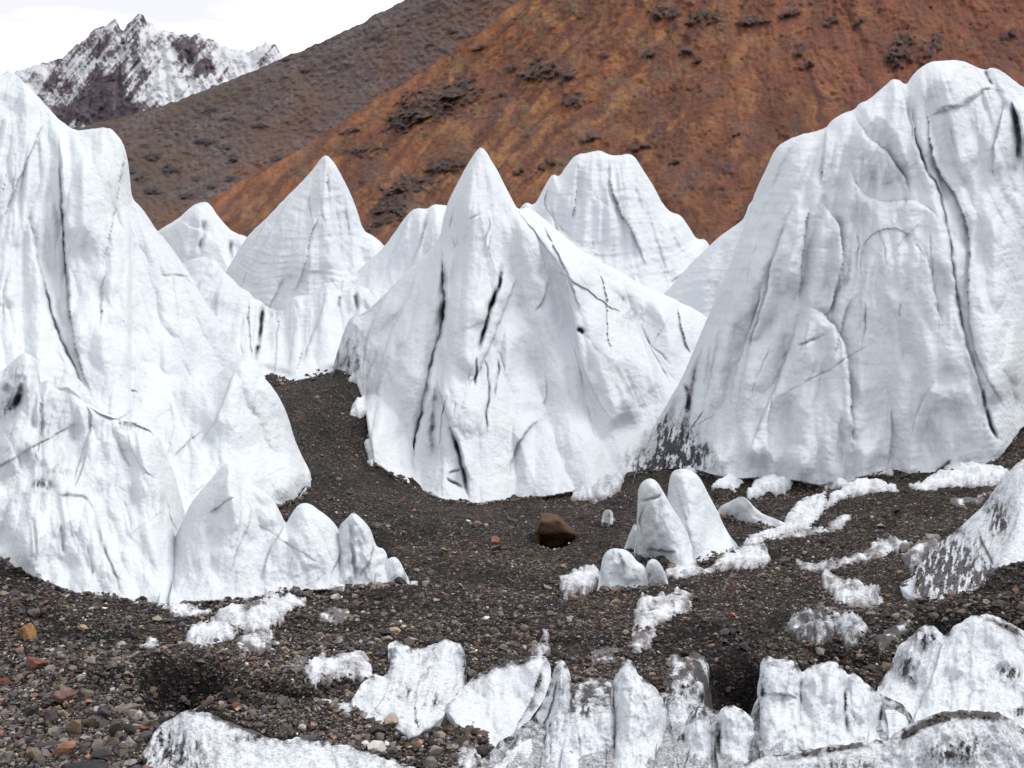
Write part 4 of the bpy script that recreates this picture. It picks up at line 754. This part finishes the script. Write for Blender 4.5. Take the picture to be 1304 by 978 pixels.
patch('lumpy snow tongue reaching left to the blunt pinnacles', [(945,700),(958,684),(975,676),(995,668),(1010,650),(1022,640),(1040,634),(1050,632),(1052,642),(1040,652),(1026,668),(1010,676),(990,684),(975,690),(960,702)], .14, 7, 5, .08, 6)
patch('thin snow streak below the arched band', [(990,684),(1020,676),(1045,672),(1068,664),(1082,660),(1070,670),(1048,678),(1020,684)], .06, 5, 4, .2, 7)
patch('pale snow apron around the feet of the blunt pinnacles', [(848,728),(870,718),(900,724),(930,706),(955,700),(970,702),(980,714),(965,720),(940,724),(915,726),(890,730),(865,738)], .12, 7, 5, .15, 8)
patch('crumbly ice rubble left of the grimy-capped dome', [(714,748),(716,738),(730,730),(745,724),(760,728),(768,740),(755,750),(735,752),(722,756)], .16, 6, 6, .15, 9)
patch('small snow heap beside the foot of the central tower', [(730,634),(738,622),(752,620),(770,612),(788,606),(795,612),(785,628),(770,634),(750,636)], .16, 5, 4, .12, 10)
patch('thin bright snow lip under the right side of the central tower', [(760,622),(780,614),(796,606),(790,612),(772,622)], .12, 4, 2, .0, 11)
patch('rough grey snow pile below the little ice tooth', [(806,800),(812,770),(818,762),(845,762),(862,754),(870,758),(882,766),(874,782),(860,796),(840,806),(830,812),(812,806)], .18, 8, 7, .22, 12)
patch('faint snow smear at the lower end of the rough grey pile', [(800,824),(806,812),(822,808),(834,812),(828,826),(812,834)], .08, 6, 6, .3, 13)
patch('ragged snow dusting left of the rough grey pile', [(748,832),(765,822),(785,824),(790,834),(770,842),(750,840)], .05, 6, 8, .5, 14)
patch('short snow ridge between the dusting and the slanting slab', [(676,830),(684,816),(692,808),(700,812),(698,828),(690,842),(680,846)], .14, 6, 5, .3, 15)
patch('lumpy white snow clump right of centre with a shadowed stone in front', [(1048,745),(1050,732),(1060,734),(1072,744),(1090,742),(1100,748),(1118,748),(1122,760),(1105,768),(1085,772),(1065,765)], .20, 7, 6, .2, 16)
patch('round-topped dirty ice lump above the three fused columns', [(1000,800),(1008,788),(1025,784),(1045,782),(1058,790),(1066,800),(1060,815),(1040,822),(1015,815)], .32, 10, 5, .34, 17, M_NEAR)
patch('upright whitish ice lump leaning right beside the round-topped lump', [(1060,792),(1072,786),(1090,792),(1105,800),(1108,808),(1092,818),(1078,824),(1068,812)], .30, 9, 5, .22, 18, M_NEAR)
patch('long low snow crest running toward the soot-stained spur', [(1015,724),(1020,714),(1045,712),(1070,712),(1100,704),(1120,692),(1140,688),(1156,692),(1160,700),(1130,708),(1100,716),(1070,722),(1045,730)], .10, 6, 7, .28, 19)
patch('snow drift at the left root of the soot-stained spur', [(1150,712),(1165,698),(1190,690),(1192,702),(1175,718),(1160,728)], .14, 6, 6, .35, 20)
patch('snow tongue with muddy centre, upper left of the foreground', [(205,772),(215,764),(235,766),(250,772),(268,778),(262,786),(240,784),(222,782)], .10, 5, 5, .15, 21)
patch('double-armed white snow ridge pointing up to the blunt humps', [(272,795),(290,780),(315,770),(340,762),(370,760),(388,764),(386,776),(374,784),(362,794),(345,802),(325,812),(300,806)], .18, 9, 5, .12, 22, feats=(('B',322,780,16,7,1.2),('D',[(305,795),(322,782),(345,773)],5,1.1)))
patch('small white snow heap on the left gravel', [(236,820),(244,805),(258,798),(270,798),(285,802),(300,812),(292,822),(268,822),(250,828)], .20, 6, 5, .10, 23)
patch('tiny snow fleck left of the small white heap', [(178,822),(186,814),(198,814),(204,822),(192,828)], .06, 4, 5, .2, 24)
patch('crumbled snow bits below the double-armed ridge', [(300,830),(308,814),(325,810),(345,812),(352,822),(342,834),(325,838),(308,834)], .12, 5, 8, .3, 25)
patch('arched crusty snow lump left of the heart-shaped ice', [(388,858),(394,844),(410,840),(425,846),(440,838),(458,840),(472,850),(476,860),(460,864),(445,858),(420,862),(400,866)], .22, 7, 6, .15, 26)
patch('smooth bluish ice tongue emerging from mud', [(380,890),(400,884),(425,888),(438,890),(448,902),(450,912),(435,910),(410,898)], .12, 7, 3, .22, 27, M_ICE)
patch('low snow rubble at the bottom edge beside a grey stone', [(578,962),(590,952),(605,958),(620,968),(632,985),(610,992),(588,985)], .12, 6, 8, .3, 28)
patch('pale ice stub at the left foot of the central tower, uppermost', [(446,486),(454,476),(464,473),(468,480),(460,488)], .16, 4, 2, .0, 29)
patch('white ice chip on the left skirt of the central tower, middle', [(448,528),(452,516),(462,510),(470,514),(468,528),(458,532)], .18, 4, 2, .0, 30)
patch('string of snow crumbs along the left foot of the central tower', [(466,566),(472,560),(478,572),(480,588),(474,590)], .16, 4, 3, .0, 31)
patch('slender snow line along the upper right gravel below the snow bank', [(1210,640),(1240,632),(1262,630),(1250,637),(1228,643)], .05, 5, 5, .4, 32)
patch('pitted snow crust between smooth slab and narrow wedge top', [(722,880),(740,868),(765,864),(780,872),(778,890),(760,896),(735,898)], .14, 7, 6, .35, 33, M_NEAR)
patch('snow crust over the gravel right of the tall pointed block', [(845,850),(858,838),(872,848),(890,860),(892,876),(870,878),(852,868)], .10, 7, 7, .4, 34, M_NEAR)

patch('bright thin snow fringe along the left foot of the right massif', [(872,596),(884,590),(898,582),(908,578),(902,588),(888,598),(876,604)], .10, 4, 3, .0, 41)
patch('dirty snow smear beneath the lumpy white clump', [(1030,770),(1060,774),(1090,778),(1120,774),(1115,782),(1080,786),(1045,782)], .04, 5, 9, .6, 42)
patch('grey icy crust between the round-topped lump and the pale shoulder', [(1112,815),(1135,800),(1150,792),(1160,800),(1140,815),(1120,830)], .08, 6, 8, .6, 43, M_NEAR)
patch('patchy ice crust above the dark pit', [(862,846),(885,836),(900,842),(905,858),(890,870),(872,862)], .10, 7, 8, .5, 44, M_NEAR)
patch('thin dirty snow strip left of the blunt humps on the lower gravel', [(405,790),(425,782),(445,784),(450,792),(430,798),(410,798)], .04, 5, 8, .5, 45)
patch('stony snow spots left of the heart-shaped lump', [(350,850),(370,838),(392,836),(395,848),(375,856),(355,860)], .05, 5, 9, .5, 46)
# ================================================================== ground sheet and its countless stones
PXG, YYG, XG, ZG = build_ground()
def base_stones(nk=10):
    out = []
    for k in range(nk):
        bm = bmesh.new(); r = np.random.RandomState(100 + k)
        for _ in range(12):
            v = r.normal(size=3); v /= np.linalg.norm(v); v *= np.array([1, .85, .62]) * (.8 + .3 * r.rand()); bm.verts.new(v)
        bmesh.ops.convex_hull(bm, input=list(bm.verts))
        bmesh.ops.triangulate(bm, faces=list(bm.faces))
        for v in [v for v in bm.verts if not v.link_faces]: bm.verts.remove(v)
        bm.verts.index_update()
        out.append((np.array([v.co[:] for v in bm.verts]), np.array([[v.index for v in f.verts] for f in bm.faces]))); bm.free()
    return out
PAL = np.array([(.055,.05,.05),(.085,.072,.065),(.12,.105,.095),(.16,.13,.10),(.20,.18,.165),(.16,.09,.065),(.23,.17,.11),(.34,.31,.29),(.075,.07,.08),(.11,.085,.065),(.13,.12,.115),(.45,.43,.41),(.21,.095,.06)])
PW = np.array([.2,.2,.15,.1,.06,.05,.03,.025,.08,.12,.08,.008,.012]); PW = PW / PW.sum()
def scatter(N, smin, smax, power, seed, ybias=1.0, pxr=(-80, 1385), pyr=(470, 1010), feet=False, grit=False):
    r = np.random.RandomState(seed)
    px = r.uniform(pxr[0], pxr[1], N); py = pyr[0] + (pyr[1] - pyr[0]) * r.rand(N) ** ybias
    if feet:      # rubble lapping against the feet of the ice, dark grit with crumbs of ice
        qx, qy = [], []
        for cx, cy, by in FEET:
            m = by > cy + 6
            if m.sum() < 4: continue
            n = int((cx.max() - cx.min()) * 3.2); u = r.uniform(cx[m].min(), cx[m].max(), n); o_ = np.argsort(cx)
            b = np.interp(u, cx[o_], by[o_]); clump = np.clip(2.2 * fbm(u / 26, u * 0 + by[0], 3, 88), -1, 1); g = r.rand(n) < .5 + .5 * clump
            qx.append(u[g]); qy.append((b + 3.5 - r.gamma(1.2, 1.6, n) * (1.2 + clump))[g])
        px = np.concatenate(qx); py = np.concatenate(qy); N = len(px)
    Y = gY(px, py); ok = Y < 50; px, py, Y = px[ok], py[ok], Y[ok]; N = len(px)
    ok = (ice_at(px, py) < .4) | feet; px, py, Y = px[ok], py[ok], Y[ok]; N = len(px)
    X, Yw, _ = P(px, py, Y); Z = gfull(X, Yw)
    s = smin * (1 - r.rand(N) * (1 - (smax / smin) ** (-power))) ** (-1 / power)
    bs = base_stones(); Vs, Fs, Cs = [], [], []; off = 0
    kind = r.randint(0, len(bs), N); ci = r.choice(len(PAL), N, p=PW)
    if grit: G_ = np.vstack(GRIT); N = len(G_); X, Yw, Z = G_[:, 0], G_[:, 1] - .01, G_[:, 2]; s = r.uniform(.016, .05, N); kind = r.randint(0, len(bs), N); ci = r.choice(len(PAL), N, p=PW)
    if feet: Z = Z + .16 * (ice_at(px, py) > .4) * (Y < 20) * 0; s = s * (Y / 20) ** .5
    for k, (bv, bf) in enumerate(bs):
        m = np.where(kind == k)[0]; n = len(m)
        if not n: continue
        th = r.rand(n) * 2 * np.pi; tl = r.normal(size=n) * .35
        c, s_ = np.cos(th), np.sin(th); ct, st = np.cos(tl), np.sin(tl)
        x, y, z = bv[:, 0][None], bv[:, 1][None], bv[:, 2][None]
        y2 = y * ct[:, None] - z * st[:, None]; z2 = y * st[:, None] + z * ct[:, None]
        x3 = x * c[:, None] - y2 * s_[:, None]; y3 = x * s_[:, None] + y2 * c[:, None]
        sz = s[m][:, None] * .5
        V = np.stack([x3 * sz + X[m][:, None], y3 * sz + Yw[m][:, None], z2 * sz + Z[m][:, None] + sz * .22], 2)
        nv = len(bv); Vs.append(V.reshape(-1, 3))
        Fs.append((bf[None] + (np.arange(n) * nv)[:, None, None]).reshape(-1, 3) + off); off += n * nv
        cc = PAL[ci[m]] * ((.45 + 1.5 * r.rand(n) ** 1.6) * (1.1 - .85 * wet_shade(X[m], Yw[m], Z[m])))[:, None]; Cs.append(np.repeat(cc, nv, 0))  # stones take the same silt damp and painted hollow shade
    return np.vstack(Vs), np.vstack(Fs), np.vstack(Cs)
Va, Fa, Ca = scatter(95000, .022, .09, 2.2, 1, .85)
Vb, Fb, Cb = scatter(5500, .06, .20, 2.6, 2, .8)
Vc, Fc, Cc_ = scatter(16000, .016, .05, 2.0, 3, .8, (-80, 480), (820, 1010))
Vd, Fd, Cd = scatter(420, .06, .15, 1.6, 4, .8, (-80, 290), (850, 1010))
Ve, Fe, Ce = scatter(10, .035, .22, 1.8, 5, feet=True)
Vf, Ff, Cf = scatter(10, .035, .22, 1.8, 6, grit=True)
V = np.vstack([Va, Vb, Vc, Vd, Ve, Vf]); Fx = np.vstack([Fa, Fb + len(Va), Fc + len(Va) + len(Vb), Fd + len(Va) + len(Vb) + len(Vc), Fe + len(Va) + len(Vb) + len(Vc) + len(Vd), Ff + len(Va) + len(Vb) + len(Vc) + len(Vd) + len(Ve)])
tag(mesh('gravel', V, Fx, M_STONE, smooth=False, tris=True, loc=(0, 0, 0), col=np.vstack([Ca, Cb, Cc_, Cd, Ce, Cf * .7])), 'loose mixed gravel covering the dark moraine', 'gravel', kind='stuff')
# ================================================================== single rocks
def rock(label, px, py, w, h, col, seed, pts=None, sink=.2, dep=.8, name='rock', group='loose rocks on the gravel'):
    """px,py: centre of the foot in the photo; w,h: size in photo pixels"""
    Y = float(gY(px, py)); x, y, _ = P(px, py, Y); x, y = float(x), float(y); z = float(gfull(np.array([x]), np.array([y]))[0]); s = Y / F
    r = random.Random(seed); bm = bmesh.new()
    if pts is None:
        pts = []
        for i in range(11):
            a = r.uniform(0, 2 * math.pi); b = r.uniform(-1, 1); q = math.sqrt(1 - b * b); k = r.uniform(.82, 1.05)
            v = [q * math.cos(a), q * math.sin(a), b]; mx = max(abs(c_) for c_ in v) ** .6; v = [c_ / mx * k * .9 for c_ in v]
            sh = .35 * r.uniform(-1, 1) * v[2]
            pts.append((.5 * (v[0] + sh), .5 * v[1] * dep, .5 + .5 * v[2] * (1 - .3 * v[0] * (1 if seed % 2 else -1))))
    for hull in (pts if isinstance(pts[0], list) else [pts]):
        vs = [bm.verts.new((p_[0] * w * s, p_[1] * w * s, (p_[2] - sink) * h * s)) for p_ in hull]
        bmesh.ops.convex_hull(bm, input=vs)
    for v in [v for v in bm.verts if not v.link_faces]: bm.verts.remove(v)
    bmesh.ops.dissolve_limit(bm, angle_limit=math.radians(12), verts=list(bm.verts), edges=list(bm.edges))
    bmesh.ops.bevel(bm, geom=list(bm.edges), offset=.035 * min(w, h) * s, segments=1, affect='EDGES')
    me = bpy.data.meshes.new(name); bm.to_mesh(me); bm.free(); me.materials.append(M_ROCK)
    o = bpy.data.objects.new(name, me); o.location = (x, y, z); o.color = (*col, 1); COL.objects.link(o)
    tag(o, label, 'rock', group); return o
rock('large brown overhanging boulder below the central tower', 706, 685, 52, 46, (.095, .058, .030), 1, sink=.08, name='boulder', group=None,
     pts=[[(-.50,-.50,.62),(-.36,-.55,.98),(-.28,.35,1.06),(.12,-.52,1.0),(.30,-.62,.70),(.62,-.10,.48),(.52,.45,.40),(.10,.5,.95),(-.45,.4,.6),(.05,-.50,.64),(.35,-.30,.42)],
          [(-.58,-.50,-.02),(-.40,-.46,.0),(-.50,-.50,.70),(-.36,-.42,.75),(-.42,.4,.7),(-.55,.4,0),(-.34,.3,0)],
          [(-.40,.25,0),(.55,.30,0),(.56,.1,.05),(.52,.1,.42),(-.4,.2,.7),(.5,.6,.5),(-.4,.6,.7),(.5,.6,0)]])
OR, RD, GR, DK, TN, WH, PU = (.48,.20,.055), (.28,.085,.05), (.20,.185,.18), (.055,.055,.065), (.30,.22,.14), (.55,.52,.49), (.14,.10,.115)
RK = [('bright ochre angular rock with pale left face on the far left gravel',33,811,28,26,(.62,.30,.07)),
 ('flat rusty red rock below the ochre one',52,852,40,14,(.35,.115,.05)),('slim grey slate flake right of the ochre rock',66,835,34,9,GR),
 ('reddish wedge-shaped rock with a lit pale top, left foreground',80,893,44,22,(.30,.16,.12)),('black blocky rock left of the purple stone',42,912,30,18,DK),
 ('purple rounded rock near the left foreground',64,918,24,16,PU),('yellow-brown two-faced rock in the left foreground',93,934,26,26,(.36,.23,.12)),
 ('light grey flat pebble below the yellow-brown rock',108,942,16,10,WH),('orange-pink elongated rock near the bottom left',82,965,40,20,(.50,.21,.09)),
 ('big dark slate rock cut off by the bottom edge',108,984,72,38,(.05,.052,.06)),('pale green-grey rock in the bottom left corner',8,972,20,18,(.25,.26,.19)),
 ('bright red small rock among grey pebbles',184,937,18,13,(.42,.09,.04)),('brown tilted slab left of the red pebble',148,936,26,22,(.17,.125,.10)),
 ('dark violet slab above the brown tilted one',130,914,26,18,(.11,.09,.11)),('tan rock beside the dark violet slab',115,926,18,16,TN),
 ('whitish rock near the bottom edge beside the speckled slab',166,976,20,14,(.42,.38,.34)),('pinkish rock left of the whitish bottom rock',28,956,22,16,(.26,.18,.17)),
 ('brown square rock near the speckled slab',146,955,18,16,(.19,.15,.12)),('orange chip above the purple stone',74,907,12,10,OR),
 ('tan flat rock under the dark hollow',160,899,50,13,(.32,.23,.17)),('long red-brown rock at the right lip of the dark hollow',190,905,26,9,(.26,.15,.12)),
 ('grey-brown slab on the upper left gravel',60,780,20,11,(.19,.15,.12)),('pink-grey pebble above the ochre rock',44,787,20,14,(.23,.18,.18)),
 ('dark grey cube-like stone on the left slope',104,810,18,14,(.10,.09,.10)),('red stone on the gravel above the dark hollow',170,808,12,8,(.27,.09,.06)),
 ('red-brown stone beside the small white snow heap',273,823,14,9,(.28,.14,.11)),('rosy stone under the small white snow heap',284,846,12,12,(.34,.19,.16)),
 ('bright red stone at the foot of the pale mound',345,764,10,7,(.55,.06,.05)),('tan stone at the foot of the blunt humps',393,760,18,9,(.22,.17,.12)),
 ('white oblong ice-pale stone beside the blunt humps',430,752,28,12,(.80,.81,.82)),('small white cube stone under the oblong one',427,761,15,9,(.78,.78,.78)),
 ('orange rock in the middle of the gravel',629,692,17,13,(.58,.20,.09)),('grey flat stone under the orange rock',632,699,22,9,(.17,.16,.155)),
 ('grey block stone right of the slim fin',479,671,18,11,(.26,.27,.26)),('tan wedge stone in the mid gravel',608,672,20,12,(.33,.22,.15)),
 ('dull grey stone left of the orange rock',604,698,14,9,(.20,.19,.16)),('dark flat slab left of the brown boulder',650,664,24,9,(.11,.105,.10)),
 ('rose-coloured stone in the lower middle gravel',568,762,14,10,(.30,.18,.16)),('dark red stone in the lower middle gravel',497,786,16,10,(.17,.07,.06)),
 ('pale round pebble in the lower middle gravel',430,822,18,11,(.34,.33,.33)),('white pebble near the middle of the lower gravel',663,776,11,10,(.65,.64,.64)),
 ('red-grey stone above the slanting slab',662,812,20,9,(.25,.14,.12)),('tan stone at the foot of the ice rubble',730,758,20,12,(.33,.22,.15)),
 ('bluish grey stone near the slanting slab top',655,822,14,8,(.24,.26,.28)),('light flat stone lying on the low snow crest',1186,690,26,10,(.42,.40,.37)),
 ('grey block left of the low snow crest',998,716,20,13,(.22,.20,.17)),('small tan stone in the right gravel',1130,655,14,8,(.27,.24,.19)),
 ('red stone left of the lumpy snow clump',935,755,14,9,(.28,.11,.08)),('rusty stone between the ice lump and the fused columns',1030,828,14,9,(.42,.14,.07)),
 ('pale stone by the rough grey snow pile',796,809,13,8,(.38,.36,.33)),('grey upright stone at the bottom edge',550,982,20,32,(.30,.27,.24)),
 ('dark stone embedded beside the blunt humps',508,744,20,12,(.09,.085,.085)),('brown stone behind the central snow heap',765,632,16,8,(.17,.12,.10)),
 ('round white pebble by the central snow heap',757,641,9,9,(.7,.7,.7)),('pale pebble in the right foreground gravel',1232,777,14,8,(.36,.34,.32)),
 ('grey pebble on gravel above the pale ice shoulder',1202,790,10,9,(.30,.30,.26))]
for i, (lb, x, y, w, h, c) in enumerate(RK):
    g_ = sum(c) / 3; c = tuple(.72 * (.75 * v + .25 * g_) if max(c) < .7 else v for v in c)
    rock(lb, x, y + h * .15, w, h * 1.15, c, 200 + i, sink=.2)

for i, (x, y, w_, h_) in enumerate([(1008,672,14,9),(1022,662,18,12),(1036,648,16,10),(1046,640,14,12),(985,684,12,8),(970,690,16,10),(958,702,14,9),(1030,672,10,6),(1052,652,12,8),(996,692,9,6),(972,712,13,8),(930,712,12,9),(915,722,14,9),(1012,656,9,8),(950,716,10,7),(1040,662,9,6)]):
    o = rock('broken ice chunk in the snow tongue between blunt pinnacles and arched snow band', x, y, w_, h_, (.78, .80, .82), 400 + i, name='ice_chunk', group='ice chunks in the snow tongue'); o['category'] = 'ice chunk'
for i, (x, y, w_, h_) in enumerate([(722,742,12,9),(736,736,14,11),(750,744,13,9),(742,750,9,6),(730,750,10,6)]):
    o = rock('broken whitish ice chunk in the crumbly rubble left of the grimy-capped dome', x, y, w_, h_, (.74, .76, .79), 430 + i, name='ice_chunk', group='ice chunks in the rubble'); o['category'] = 'ice chunk'
for i, (x, y, w_, h_) in enumerate([(306,828,12,11),(322,822,11,9),(336,832,14,17),(331,820,9,8),(352,826,10,9),(314,838,8,6)]):
    o = rock('white ice chunk among the crumbled bits below the double-armed ridge', x, y, w_, h_, (.76, .78, .80), 440 + i, name='ice_chunk', group='ice chunks below the double-armed ridge'); o['category'] = 'ice chunk'
# ================================================================== camera, light, sky
cam = bpy.data.cameras.new('camera'); cam.sensor_width = 36; cam.lens = F / 1304 * 36; cam.clip_start = .05; cam.clip_end = 30000
co = bpy.data.objects.new('camera', cam); co.location = (0, 0, 0); co.rotation_euler = (math.pi / 2 - PITCH, 0, 0); COL.objects.link(co); scene.camera = co
EL, AZ = math.radians(58), math.radians(-28)      # veiled sun high, behind the camera and to the right
sun = bpy.data.lights.new('sun', 'SUN'); sun.energy = SUN; sun.angle = math.radians(22); sun.color = (1, .97, .94)
so = bpy.data.objects.new('sun', sun); so.rotation_euler = (math.pi / 2 - EL, 0, AZ_SUN); COL.objects.link(so)
w = bpy.data.worlds.new('World'); scene.world = w; w.use_nodes = True; nt = w.node_tree
bg = nt.nodes['Background']; sky = nt.nodes.new('ShaderNodeTexSky'); sky.sky_type = 'NISHITA'; sky.sun_disc = False
sky.sun_elevation = EL; sky.sun_rotation = math.pi - AZ_SUN
tc = nt.nodes.new('ShaderNodeTexCoord'); mp = nt.nodes.new('ShaderNodeMapping'); mp.inputs['Scale'].default_value = (1, 1, 4)
nt.links.new(tc.outputs['Generated'], mp.inputs['Vector'])
cl = noise(nt, mp.outputs[0], 3.0, 5, .5)
rp = nt.nodes.new('ShaderNodeValToRGB'); rp.color_ramp.elements[0].position = .44; rp.color_ramp.elements[0].color = (.74, .725, .77, 1)
rp.color_ramp.elements[1].position = .56; rp.color_ramp.elements[1].color = (1, 1, 1, 1); nt.links.new(cl, rp.inputs[0])
cloud = mixc(nt, 1.0, rp.outputs[0], (CLOUD, CLOUD, CLOUD * 1.02, 1), 'MULTIPLY')
full = mixc(nt, .88, sky.outputs[0], cloud); nt.links.new(full, bg.inputs['Color']); bg.inputs['Strength'].default_value = .12
scene.view_settings.view_transform = 'Standard'; scene.view_settings.look = 'None'; scene.view_settings.gamma = 1
scene.view_settings.exposure = EXPO; scene.view_settings.use_curve_mapping = False
scene.render.engine = 'CYCLES'; scene.cycles.max_bounces = 5; scene.cycles.use_denoising = True
